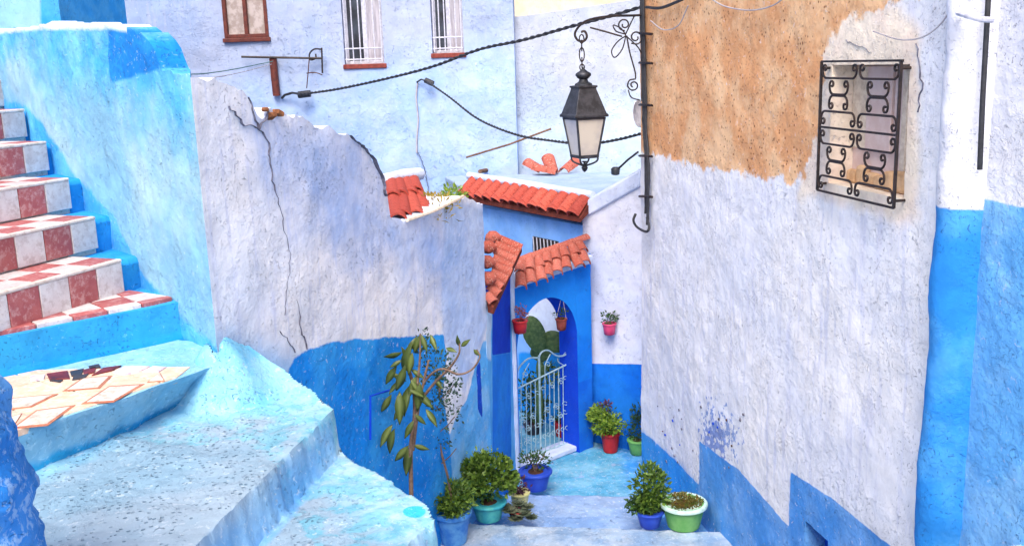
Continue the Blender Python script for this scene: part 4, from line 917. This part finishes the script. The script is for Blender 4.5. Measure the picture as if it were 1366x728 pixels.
# dark pot with grey rosettes
t, s, R_, H_ = pot(690, 693, .36, 24, 12, m_pdark, m_pred, 'low dark pot overflowing with grey succulent rosettes in front of the cream pot')
def rosette(c, r, parent, n=3):
    V = []; F = []; T = []
    for ring in range(n):
        m_ = 7+ring*2; el = 1.1-ring*.42; L = r*(.5+.5*ring/(n-1))
        for k in range(m_):
            a = 2*math.pi*(k+ring*.5)/m_; d = Vector((math.cos(a)*math.cos(el), math.sin(a)*math.cos(el), math.sin(el))); sd_ = Vector((-math.sin(a), math.cos(a), 0)); up_ = d.cross(sd_)
            b = len(V); p = Vector(c); V += [p, p+d*L*.6+sd_*L*.22, p+d*L, p+d*L*.6-sd_*L*.22, p+d*L*.55-up_*L*.10]; F += [(b, b+1, b+4), (b+1, b+2, b+4), (b+2, b+3, b+4), (b+3, b, b+4)]; T += [random.random()]*5
    o = mesh_obj('rosette', V, F, m_l7, parent, True, smooth=False, attrs={'tone': T}); return o
for (x, y, z, r) in ((-9, -8, 12, 14), (8, -12, 9, 15), (14, -2, 14, 12), (-2, -14, 3, 13), (2, 2, 17, 12), (19, -9, 2, 11), (-14, -2, 16, 10)): rosette((x*s, y*s, z*s+.01), r*s, t)
# cobalt pot
t, s, R_, H_ = pot(715, 655, .12, 42, 25, m_pnavy, m_pnavy, 'cobalt blue pot with sparse small leaved shrub at the foot of the gate')
foliage(t, 'foliage', (0, 0, H_+13*s), (21*s, 18*s, 15*s), 300, .034, m_l2, 6); mb = MB()
for k in range(7): a = k; mb.tube([(0, 0, H_*.8), (.03*math.cos(a), .03*math.sin(a), H_+.06), (.09*math.cos(a), .07*math.sin(a), H_+.15)], .004, 4)
mb.build('stem', m_stem, t, True)
# red pot and neighbours on the landing
t, s, R_, H_ = pot(815, 604, 0, 25, 26, m_pred, m_pred, 'red pot with round yellow green bush against the blue back wall', taper=.75)
foliage(t, 'foliage', (0, 0, H_+18*s), (27*s, 24*s, 21*s), 1100, .048, m_l3, 7); foliage(t, 'dark_tips', (-6*s, 0, H_+38*s), (8*s, 8*s, 6*s), 50, .04, m_l6, 8)
t, s, R_, H_ = pot(851, 607, 0, 26, 20, m_pgreen, m_pgreen, 'green pot half hidden behind the corner of the ochre house')
foliage(t, 'foliage', (0, 0, H_+22*s), (16*s, 14*s, 26*s), 420, .036, m_l2, 9)
# right foreground pots
t, s, R_, H_ = pot(868, 705, .36, 36, 22, m_pnavy, m_pnavy, 'dark blue pot with upright bushy shrub leaning on the wall at right')
foliage(t, 'foliage', (0, .02, H_+27*s), (25*s, 18*s, 34*s), 1400, .046, m_l1, 10); foliage(t, 'side_foliage', (-12*s, 0, H_+8*s), (18*s, 14*s, 14*s), 420, .036, m_l2, 11)
t, s, R_, H_ = pot(914, 707, .36, 58, 33, m_pgreen, m_pwhite, 'green bowl pot with thick white rim and reddish seedlings at bottom right', taper=.74, lip=1.1)
foliage(t, 'seedlings', (0, 0, H_*.95), (R_*.84, R_*.84, .035), 1000, .026, m_lm, 12, up=1.)
# hanging pots
t, s, R_, H_ = pot(694, 444, 0, 20, 17, m_pred, m_pred, 'red hanging pot of pinkish geranium on the white corner post of the gate', 'hanging_pot', 'hanging pots', hang=True, Y=8.82, taper=.8)
foliage(t, 'foliage', (0, 0, H_+9*s), (10*s, 9*s, 11*s), 150, .030, m_l9, 13); mb = MB(); mb.tube([(0, R_*.95, H_*.8), (0, R_+.06, H_*.8), (0, R_+.06, H_*.3)], .006, 5); mb.build('hook', m_iron, t, True)
t, s, R_, H_ = pot(749, 440, 0, 15, 15, m_sillr, m_sillr, 'brownish hanging pot dangling under the right side of the arch', 'hanging_pot', 'hanging pots', hang=True, Y=9.42, taper=.8)
foliage(t, 'foliage', (0, 0, H_+5*s), (9*s, 8*s, 8*s), 80, .030, m_l2, 14)
mb = MB(); mb.tube([(R_*.9, 0, H_*.9), (.02, 0, H_+.2), (.01, 0, H_+.30)], .003, 4); mb.tube([(-R_*.9, 0, H_*.9), (.0, 0, H_+.2)], .003, 4); mb.build('hanger', m_wire, t, True)
t, s, R_, H_ = pot(813, 446, 0, 18, 15, m_ppink, m_ppink, 'pink wall pot with trailing green plant on the lavender wall', 'hanging_pot', 'hanging pots', hang=True, plane=(PW5, .09), taper=.8)
foliage(t, 'foliage', (0, 0, H_+6*s), (11*s, 9*s, 9*s), 130, .034, m_l2, 15); mb = MB(); mb.tube([(0, R_*.9, H_*.8), (0.02, .1, H_*.8)], .006, 5); mb.build('hook', m_iron, t, True)
# things seen through the gate
t, s, R_, H_ = pot(750, 588, 0, 20, 24, m_pred, m_pred, 'red pot standing in the courtyard behind the right leaf of the gate', group='plants in the courtyard', Y=10.0)
foliage(t, 'foliage', (0, 0, H_+8*s), (10*s, 9*s, 10*s), 150, .04, m_l2, 16)
t, s, R_, H_ = pot(712, 585, 0, 26, 20, m_pdark, m_pdark, 'dark pot with tall loose shrub behind the left leaf of the gate', group='plants in the courtyard', Y=10.1)
foliage(t, 'foliage', (0, 0, H_+35*s), (22*s, 18*s, 36*s), 600, .05, m_l2, 17); foliage(t, 'top_foliage', (20*s, 0, H_+66*s), (16*s, 14*s, 16*s), 200, .05, m_l1, 18)
# prickly pear
cb = at_y(724, 560, 9.92); cb.z = 0; tc_ = thing('prickly_pear', 'dark green prickly pear with broad flat pads seen through the arch', 'cactus', cb)
def pad(cx, cy, rw, rh, ang, Y):
    c = at_y(cx, cy, Y); s = px_m(c); V = []; F = []; NA, NR = 22, 6
    for sgn in (1, -1):
        for j in range(NR):
            q = j/(NR-1); 
            for k in range(NA):
                a = 2*math.pi*k/NA; f = 1-.18*max(0, -math.sin(a)); x = rw*s*f*math.cos(a)*q; z = rh*s*math.sin(a)*q; y = sgn*-.028*math.sqrt(max(0, 1-q*q))
                V.append(c+Vector((x*math.cos(ang)-z*math.sin(ang), y, x*math.sin(ang)+z*math.cos(ang))))
    for h_ in range(2):
        for j in range(NR-1):
            for k in range(NA):
                a, b = h_*NR*NA+j*NA+k, h_*NR*NA+j*NA+(k+1) % NA; F.append((a, b, b+NA, a+NA))
    mesh_obj('pad', V, F, m_cact, tc_)
for a in ((713, 446, 15, 27, .28, 9.9), (740, 456, 19, 15, -.55, 9.95), (722, 470, 15, 13, .1, 10.0), (721, 494, 6, 16, .05, 10.0), (720, 540, 5, 36, 0, 10.0)): pad(*a)

# ---- tall broad leaved plant
b0 = at_y(546, 700, 6.15); b0.z = .53
tt_ = thing('rubber_plant', 'tall leggy plant with long drooping olive leaves in front of the bright blue wall foot', 'plant', b0)
mb = MB(); mb.lathe([(.09, 0), (.12, .02), (.15, .22), (.16, .25), (.13, .25), (.12, .2)], 20, (b0.x, b0.y, b0.z)); mb.build('pot', m_pblue, tt_); mb = MB(); mb.lathe([(.125, .19), (.11, .215), (.003, .22)], 14, (b0.x, b0.y, b0.z)); mb.build('soil', m_soil, tt_)
def br(pts, r0, r1, name='stem', mat=None):
    P = catmull([at_y(x, y, Y) for x, y, Y in pts], 5); n = len(P); mb = MB(); mb.tube(P, [r0+(r1-r0)*i/(n-1) for i in range(n)], 7); mb.build(name, mat or m_stem, tt_)
mb = MB(); P = catmull([b0+Vector((0, 0, .2)), b0+Vector((.02, 0, .5)), at_y(548, 600, 6.15), at_y(553, 556, 6.15), at_y(552, 520, 6.15), at_y(545, 490, 6.15)], 5); mb.tube(P, [.017-.006*i/(len(P)-1) for i in range(len(P))], 8); mb.build('stem', m_stem, tt_)
br([(551, 600, 6.15), (558, 545, 6.1), (566, 505, 6.1), (572, 480, 6.1)], .011, .007)
br([(556, 548, 6.15), (566, 510, 6.1), (588, 492, 6.0), (612, 499, 6.0), (630, 492, 6.0), (640, 476, 6.0), (636, 466, 6.0)], .009, .005)
br([(560, 535, 6.15), (580, 510, 6.1), (600, 490, 6.05), (612, 472, 6.0), (613, 458, 6.0)], .011, .005)
br([(556, 520, 6.1), (560, 480, 6.1), (561, 445, 6.1)], .010, .005)
leaves = [((539, 498), (550, 456)), ((529, 488), (515, 512)), ((536, 470), (512, 475)), ((548, 506), (560, 526)), ((556, 522), (578, 545)), ((533, 508), (519, 526)), ((533, 522), (533, 566)), ((522, 526), (508, 549)), ((523, 566), (508, 596)),
          ((526, 572), (521, 604)), ((545, 594), (527, 614)), ((546, 596), (542, 634)), ((551, 593), (573, 599)), ((568, 545), (583, 570)), ((574, 446), (583, 468)), ((595, 464), (610, 470)), ((613, 462), (610, 446)), ((615, 462), (628, 452)), ((632, 466), (641, 474)),
          ((540, 488), (528, 520)), ((546, 480), (535, 462)), ((542, 508), (524, 500)), ((545, 515), (540, 555)), ((536, 480), (520, 490)), ((550, 470), (545, 500)), ((556, 500), (545, 530)), ((560, 510), (556, 548)), ((547, 520), (566, 530)), ((561, 446), (552, 470)),
          ((562, 446), (570, 470)), ((532, 500), (516, 500)), ((552, 560), (540, 585)), ((553, 552), (568, 566)), ((538, 540), (526, 560)), ((580, 505), (592, 520)), ((543, 470), (556, 448)), ((548, 492), (566, 505))]
def bigleaf():
    V = []; F = []; n = 9
    for i in range(n):
        t = i/(n-1); w_ = .5*math.sin(math.pi*(t**.85*.94+.03))**1.25*.62
        zc = .10*math.sin(t*2.6); V += [(-w_, t, zc+.10*w_), (0, t, zc-.05), (w_, t, zc+.10*w_)]
    for i in range(n-1):
        for k in range(2): a = i*3+k; F.append((a, a+1, a+4, a+3))
    return V, F, [(.95 if i % 3 == 1 else .25) for i in range(len(V))]
lv, lf_, lt_ = bigleaf(); first = None
for i, (a, b) in enumerate(leaves):
    Y = 6.1+random.uniform(-.10, .08); p = at_y(*a, Y); q = at_y(*b, Y+random.uniform(-.05, .05)); y = q-p; L = y.length; y.normalize()
    x = y.cross(Vector((random.uniform(-.6, .6), -1, random.uniform(-.1, .7)))).normalized(); z = x.cross(y)
    if first is None:
        me_t = lt_; first = mesh_obj('leaf', lv, lf_, m_l5, tt_, attrs={'tone': lt_}); so_ = first.modifiers.new('thickness', 'SOLIDIFY'); so_.thickness = .012; o = first
    else: o = dup(first, tt_)
    M4 = Matrix((x*max(L*.5, .05), y*L, z*L)).transposed().to_4x4(); M4.translation = p; o.matrix_basis = M4
foliage(tt_, 'dark_sprigs', at_y(586, 505, 6.35), (.14, .08, .28), 330, .030, m_l4, 21, local=False, wd=.6, clump=12)
foliage(tt_, 'dark_sprigs', at_y(563, 456, 6.3), (.06, .05, .09), 70, .028, m_l4, 22, local=False, wd=.6)
# ---- weeds on the crumbling wall
tw_ = thing('weed_tuft', 'dry yellow weeds growing on top of the broken wall beside the red tiles', 'plant', P2.at(588, 278, -.12))
foliage(tw_, 'foliage', P2.at(580, 281, -.16), (.18, .36, .11), 700, .06, m_l8, 31, local=False, wd=.3); foliage(tw_, 'green_tips', P2.at(606, 264, -.16), (.10, .25, .12), 320, .045, m_l3, 32, local=False, wd=.35)
mb = MB(); mb.tube([P2.at(543, 294, .02), P2.at(580, 281, .03), P2.at(618, 262, .02)], .013, 6); tag(mb.build('cane', m_cream), 'pale cane lying along the weedy broken wall top', 'cane')

# ---------------------------------------------------------------- metal gate
tgt = thing('metal_gate', 'pale painted wrought iron garden gate with curling scrolls inside the arch', 'gate', PG.P(uL, .1, -.18)); GO = -.17
def gx_(x, y): return PG.at(x, y, GO)
def bar(pts, r, name, n=6, parent=None): mb = MB(); mb.tube(pts, r, n); return mb.build(name, m_gatew, parent or tgt)
yb_ = lambda x: 614+(x-690)*(588-614)/75.; yr_ = lambda x: 519+(x-688)*(484-519)/72.
bar([gx_(689, yb_(689)+4), gx_(688, 498)], .010, 'stile'); bar([gx_(721.5, yb_(721)+3), gx_(719, 474)], .011, 'stile'); bar([gx_(765, 591), gx_(762, 466)], .010, 'stile')
bar([gx_(689, yb_(689)), gx_(765, yb_(765))], .009, 'rail'); bar([gx_(688, yr_(688)), gx_(762, yr_(762))], .009, 'rail')
bar(catmull([gx_(*p) for p in ((688, 500), (694, 488), (705, 478), (717, 477))]), .009, 'top_rail'); bar(catmull([gx_(*p) for p in ((718, 480), (722, 470), (731, 467), (742, 474), (752, 474), (762, 467))]), .009, 'top_rail')
def spiral(cx, cy, r, a0, turns, n=14): return [gx_(cx+r*(1-.75*k/n)*math.cos(a0+turns*2*math.pi*k/n), cy+r*(1-.75*k/n)*math.sin(a0+turns*2*math.pi*k/n)) for k in range(n+1)]
for i, x in enumerate((695, 702, 708, 714, 727, 733, 739, 745, 751, 757)):
    yt = yr_(x); yb = yb_(x); bar([gx_(x+.8, yb), gx_(x+.4, (yb+yt)/2), gx_(x, yt)], .005, 'gate_bar', 5)
    sgn = 1 if i % 2 and i < 9 else -1; ym = yt+(yb-yt)*.18
    for sp_ in (spiral(x+sgn*3.2, ym, 3.6, math.pi if sgn > 0 else 0, .9*sgn), spiral(x-sgn*3.2, yt+(yb-yt)*.48, 4, 0 if sgn > 0 else math.pi, -.9*sgn), spiral(x+sgn*3.2, yt+(yb-yt)*.60, 4, math.pi if sgn > 0 else 0, -.9*sgn), spiral(x, yt+(yb-yt)*.8, 3.4, 1.5, 1.)): mb = MB(); mb.tube(sp_, .004, 5); mb.build('scroll', m_gatew, tgt)
for (x0, y0, x1, y1) in ((697, 513, 706, 484), (727, 500, 734, 472), (752, 487, 744, 478)):
    P = catmull([gx_(x0, y0), gx_((x0+x1)/2-3, (y0+y1)/2), gx_(x1, y1)]); mb = MB(); mb.tube(P, .005, 5); mb.build('scroll', m_gatew, tgt); mb = MB(); mb.tube(spiral(x0+4, y0-14, 4, 3.1, 1.1), .004, 4); mb.build('scroll', m_gatew, tgt)

# ---------------------------------------------------------------- lantern and bracket
LY = 8.72
def LP(x, y, dY=0): return at_y(x, y, LY+dY)
tl = thing('street_lantern', 'dark four sided street lantern with frosted panes hanging from the scrolled bracket', 'lantern', LP(778, 230)); ax = LP(779, 160); sL = px_m(ax)
def lz(y): return at_y(779, y, LY).z
PH = math.radians(22)
def ring(hw, y):
    return [Vector((ax.x+hw*sL*(cx*math.cos(PH)-cy*math.sin(PH)), ax.y+hw*sL*(cx*math.sin(PH)+cy*math.cos(PH)), lz(y))) for cx, cy in ((-1, -1), (1, -1), (1, 1), (-1, 1))]
def frus(rs, name, mat, par=tl, cap=True, sm_=False, bev=0.):
    V = [p for r in rs for p in r]; F = [(i*4+k, i*4+(k+1) % 4, i*4+4+(k+1) % 4, i*4+4+k) for i in range(len(rs)-1) for k in range(4)]
    if cap: F += [(3, 2, 1, 0), tuple(len(V)-4+k for k in range(4))]
    mb = MB(); mb.add(V, F); return mb.build(name, mat, par, smooth=sm_, bevel=bev)
mb = MB(); mb.lathe([(r*sL, lz(y)-ax.z) for r, y in ((3, 118), (12, 116), (11.5, 112), (6.5, 109), (5.5, 106), (8, 104), (10.5, 101), (10, 98), (6, 95.5), (4, 94), (2, 92), (.5, 90))], 18, ax); mb.build('finial', m_lampm, tl)
frus([ring(24.5, 156), ring(24.5, 153), ring(22.5, 151), ring(13, 120), ring(12.5, 117), ring(14, 117), ring(14, 114.5), ring(11, 114)], 'hood', m_lampm, bev=.004)
g0r, g1r = ring(20.5, 157), ring(13.2, 207)
frus([ring(21.5, 156.5), ring(21.5, 159), ring(20, 159.2)], 'top_frame', m_lampm); frus([ring(14.5, 206), ring(14.5, 209.5), ring(10, 211)], 'bottom_frame', m_lampm)
for k in range(4):
    a, b, c, d = g0r[k], g0r[(k+1) % 4], g1r[(k+1) % 4], g1r[k]; n_out = (b-a).cross(d-a).normalized()*.004; mb = MB(); cc = (a+b+c+d)/4
    q = [p.lerp(cc, .02) for p in (a, b, c, d)]; mb.add(q+[p+n_out for p in q], [(0, 1, 2, 3), (7, 6, 5, 4), (0, 4, 5, 1), (1, 5, 6, 2), (2, 6, 7, 3), (3, 7, 4, 0)]); mb.build('pane', m_glass, tl, smooth=False)
    mb = MB(); mb.tube([a, d], .011, 5); mb.build('corner_post', m_lampm, tl)
mb = MB(); mb.lathe([(.012, -.0), (.03, -.05), (.038, -.11), (.03, -.15), (.01, -.17)], 12, (ax.x, ax.y, lz(158))); mb.build('bulb', m_barw, tl)
for k in range(4):
    c = g1r[k]; m_ = Vector((ax.x, ax.y, lz(222))); P = catmull([c, c.lerp(m_, .35)+(c-Vector((ax.x, ax.y, c.z)))*.25-Vector((0, 0, .02)), m_]); mb = MB(); mb.tube(P, .009, 5); mb.build('bottom_scroll', m_lampm, tl)
mb = MB(); mb.lathe([(.001, -8*sL), (3*sL, -5.5*sL), (4.5*sL, -2*sL), (2.5*sL, 1*sL), (1.5*sL, 5*sL), (5*sL, 7*sL)], 12, (ax.x, ax.y, lz(222))); mb.build('drop', m_lampm, tl)
# chain
def link(c, rw, rh, rot, parent, r=.006): mb = MB(); P = [c+Vector((math.cos(rot)*rw*math.cos(a), math.sin(rot)*rw*math.cos(a), rh*math.sin(a))) for a in [2*math.pi*k/14 for k in range(15)]]; mb.tube(P, r, 5); mb.build('chain_link', m_iron, parent)
for k, (y, rh) in enumerate(((52, 5.5), (61, 7), (73, 9), (84, 7), (90, 4))): link(Vector((ax.x-.01, ax.y, lz(y))), (3.2 if k != 2 else 3.4)*sL, rh*sL, (k % 2)*1.3+.2, tl)
tbk = thing('lantern_bracket', 'curling black iron wall bracket holding the street lantern', 'bracket', LP(858, 60))
def iron(pts, r, name='scroll', n=5, sm=True): P = [LP(x, y) for x, y in pts]; P = catmull(P, 5) if sm else P; mb = MB(); mb.tube(P, r, n); return mb.build(name, m_iron, tbk)
iron([(868, 20), (848, 21), (815, 22), (789, 26), (775, 33), (767, 45), (771, 54), (779, 55), (783, 49), (780, 42), (775, 43)], .011, 'arm'); iron([(787, 37), (806, 42), (830, 49)], .008, 'brace')
iron([(857, 5), (857, 60), (857, 135)], .012, 'wall_bar', sm=False)
def spx(cx, cy, r, a0, tr): return [(cx+r*(1-.7*k/9)*math.cos(a0+tr*2*math.pi*k/9), cy+r*(1-.7*k/9)*math.sin(a0+tr*2*math.pi*k/9)) for k in range(10)]
iron(spx(833, 33, 9, 1.5, 1.3), .007); iron(spx(848, 50, 10, 2.2, -1.4), .007); iron([(834, 47), (846, 22)], .006, sm=False); iron([(834, 47), (850, 62), (856, 72)], .006)
iron([(835, 48), (824, 56), (816, 68), (820, 77), (830, 66), (835, 48)], .006, 'leaf_loop'); iron([(834, 46), (822, 42), (818, 34), (828, 38), (834, 46)], .006, 'leaf_loop'); iron([(836, 48), (840, 70), (847, 95), (848, 105)], .007)
iron(spx(845, 114, 9, -1.2, -1.5), .007); iron([(838, 120), (842, 130), (854, 134)], .006)

# ---------------------------------------------------------------- cables and ironwork on the walls
def ipath(pts, Y0, Y1, sub=8):
    x0, x1 = pts[0][0], pts[-1][0]; P2_ = catmull([Vector((x, y, 0)) for x, y in pts], sub)
    return [at_y(p.x, p.y, 1/(1/Y0+(1/Y1-1/Y0)*((p.x-x0)/(x1-x0)))) for p in P2_]
def twisted(P, r, name, label, pitch=.16):
    e = thing(name, label, 'cable', P[0]); Ls = [0]
    for i in range(1, len(P)): Ls.append(Ls[-1]+(P[i]-P[i-1]).length)
    n = int(Ls[-1]/(pitch/7)); 
    for ph in (0, math.pi):
        Q = []; j = 0
        for k in range(n+1):
            l = Ls[-1]*k/n
            while j < len(P)-2 and Ls[j+1] < l: j += 1
            c = P[j].lerp(P[j+1], (l-Ls[j])/max(1e-6, Ls[j+1]-Ls[j])); t = (P[j+1]-P[j]).normalized(); a = t.cross(Vector((0, 0, 1))).normalized(); b = t.cross(a); w_ = 2*math.pi*l/pitch+ph
            Q.append(c+(a*math.cos(w_)+b*math.sin(w_))*r*.8)
        mb = MB(); mb.tube(Q, r, 5); mb.build('strand', m_cable, e)
    return e
e = twisted(ipath([(400, 126), (450, 119), (520, 104), (580, 88), (640, 66), (700, 53), (760, 36), (820, 20), (857, 9)], 13.7, 8.75), .0105, 'power_cable', 'thick twisted black cable crossing from the far house to the ochre house above the lantern', .2)
mb = MB(); mb.tube([PF.at(376, 131, .03), PF.at(380, 127, .08), PF.at(390, 124, .12), at_y(402, 126, 13.65)], .018, 6); mb.tube([PF.at(398, 127, .16), PF.at(414, 125, .16)], .05, 7); mb.build('cable_joint', m_cable, e)
e = twisted(ipath([(570, 109), (600, 130), (640, 160), (690, 180), (730, 187), (780, 192), (820, 187), (857, 178)], 13.75, 8.9), .009, 'power_cable', 'sagging twisted black cable passing behind the lantern')
mb = MB(); mb.tube([PF.at(556, 110, .03), PF.at(562, 106, .06), PF.at(571, 109, .12)], .012, 6); mb.tube([PF.at(567, 107, .12), PF.at(578, 112, .14)], .04, 7); mb.build('cable_joint', m_cable, e)
mb = MB(); mb.tube([PF.at(x, y, .02) for x, y in ((557, 109), (555, 130), (558, 160), (556, 185), (556, 204))], .012, 5); tag(mb.build('wall_cord', m_wire), 'pale cord running down the far house wall below the cable joint', 'cord')
crack(PF, [(558, 204), (566, 222), (571, 250), (573, 262)], .02, tf, off=.03)
# bundle down the corner of the ochre house
tbu = thing('cable_bundle', 'black cables clipped down the corner edge of the ochre house', 'cable', P3.at(862, 290, .05))
for k, dx in enumerate((-2.5, 1.0, 3.2)):
    P = catmull([P3.at(x+dx*.7, y, .03+.006*k) for x, y in ((856, -60), (857, 40), (859, 110), (860, 170), (863, 220), (863, 300 if k else 285))], 6); P = [p+Vector((random.uniform(-.004, .004), 0, 0)) for p in P]; mb = MB(); mb.tube(P, .010 if k != 1 else .014, 6); mb.build('strand', m_cable, tbu)
mb = MB(); mb.tube(catmull([P3.at(863, 290, .05), P3.at(866, 303, .06), P3.at(862, 309, .08), at_y(850, 303, 8.75), at_y(845, 294, 8.75), at_y(848, 285, 8.75)], 6), .012, 6); mb.build('cable_loop', m_cable, tbu)
for y in (45, 84, 140, 208, 262): mb = MB(); mb.tube([P3.at(853, y, .02), P3.at(858, y, .06), P3.at(870, y+1, .03)], .012, 5); mb.build('clip', m_iron, tbu)
for pts, r, mat, l, nm in (([(862, 10), (880, 11), (900, 4), (925, -8)], .013, m_cable, 'black cable looping out of the corner bundle at the top edge', 'loose_cable'), ([(940, -8), (965, 8), (1000, 14), (1030, 8), (1050, -6)], .005, m_wire, 'thin pale wire sagging across the ochre render', 'loose_wire'),
                       ([(1165, 42), (1200, 53), (1230, 50), (1255, 32), (1275, 2)], .004, m_wire, 'thin wire arching over the window grille', 'loose_wire'), ([(868, 28), (885, 40), (905, 34), (918, 8)], .005, m_wire, 'thin brown wire drooping beside the cable bundle', 'loose_wire')):
    mb = MB(); mb.tube(catmull([P3.at(x, y, .04) for x, y in pts], 6), r, 5); tag(mb.build(nm, mat), l, 'wire')
# rusty stub and arm on the far house
ta = thing('clothes_line_arm', 'rusty iron arm and wooden stub fixed to the far house wall', 'bracket', PF.at(366, 100, .1))
def pf(pts, r, name, mat=m_iron, off=.12, n=5, sm=False): P = [PF.at(x, y, off) for x, y in pts]; mb = MB(); mb.tube(catmull(P, 5) if sm else P, r, n); mb.build(name, mat, ta)
pf([(322, 76), (430, 78)], .016, 'arm'); pf([(429, 64), (430, 98)], .013, 'upright'); pf([(428, 66), (419, 66), (413, 72), (414, 80), (421, 78), (421, 72)], .012, 'scroll', sm=True); pf([(413, 72), (411, 96), (409, 118)], .008, 'brace', m_rust); pf([(409, 98), (420, 97), (430, 100)], .008, 'scroll', m_rust, sm=True)
pf([(364, 78), (366, 100), (369, 128)], .055, 'wooden_stub', m_wood, .06, 7)
mb = MB(); mb.tube(catmull([at_y(x, y, Y) for x, y, Y in ((225, 97, 7.8), (265, 99, 9.5), (310, 93, 11.5), (345, 86, 13.2), (364, 82, 13.7))], 5), .006, 5); tag(mb.build('green_cord', m_green), 'thin green cord strung from the stair wall to the wooden stub', 'cord')
mb = MB(); mb.tube(catmull([at_y(x, y, Y) for x, y, Y in ((228, 102, 7.8), (280, 104, 9.5), (325, 96, 11.8), (362, 86, 13.7))], 5), .005, 5); tag(mb.build('grey_cord', m_wire), 'thin grey cord strung just below the green one from the stair wall', 'cord')
# flood light on the flat roof edge
mb = MB(); q = at_y(851, 152, 8.98); P = [(.002, -.02), (.07, -.012), (.10, .012), (.105, .016), (.10, .02), (.06, -.002), (.002, -.01)]; mb.lathe(P, 20, (0, 0, 0)); o = mb.build('dish', m_barw); o.matrix_basis = Matrix.Translation(q) @ Matrix.Rotation(math.radians(78), 4, 'X') @ Matrix.Rotation(math.radians(35), 4, 'Y') @ Matrix.Diagonal((.75, 1.2, 1, 1)); tag(o, 'small pale oval dish peeking from behind the corner of the ochre house beside the lantern', 'dish')
tfl = thing('flood_light', 'small grey flood light on a bent arm at the edge of the flat roof', 'lamp', at_y(820, 232, 10.6)); mb = MB(); mb.tube([at_y(851, 203, 10.2), at_y(838, 213, 10.4), at_y(824, 226, 10.6)], .012, 5); mb.build('arm', m_iron, tfl)
mb = MB(); q = at_y(821, 229, 10.6); mb.lathe([(.02, -.04), (.045, -.03), (.05, .03), (.03, .05)], 10, q); mb.build('head', m_lampm, tfl)
mb = MB(); P = []; rc = at_z(708, 206, 2.5)+Vector((0, 0, .12))
for k in range(90): a = k*.75; P.append(rc+Vector((.22*math.cos(a)*(1+.2*math.sin(k*1.7)), .1*math.sin(k*.9), .16*math.sin(a)*(1+.2*math.cos(k*1.3))+.08)))
mb.tube(P, .005, 4); tag(mb.build('wire_tangle', m_wire), 'tangle of thin grey wire standing on the flat roof beside the loose tiles', 'wire')
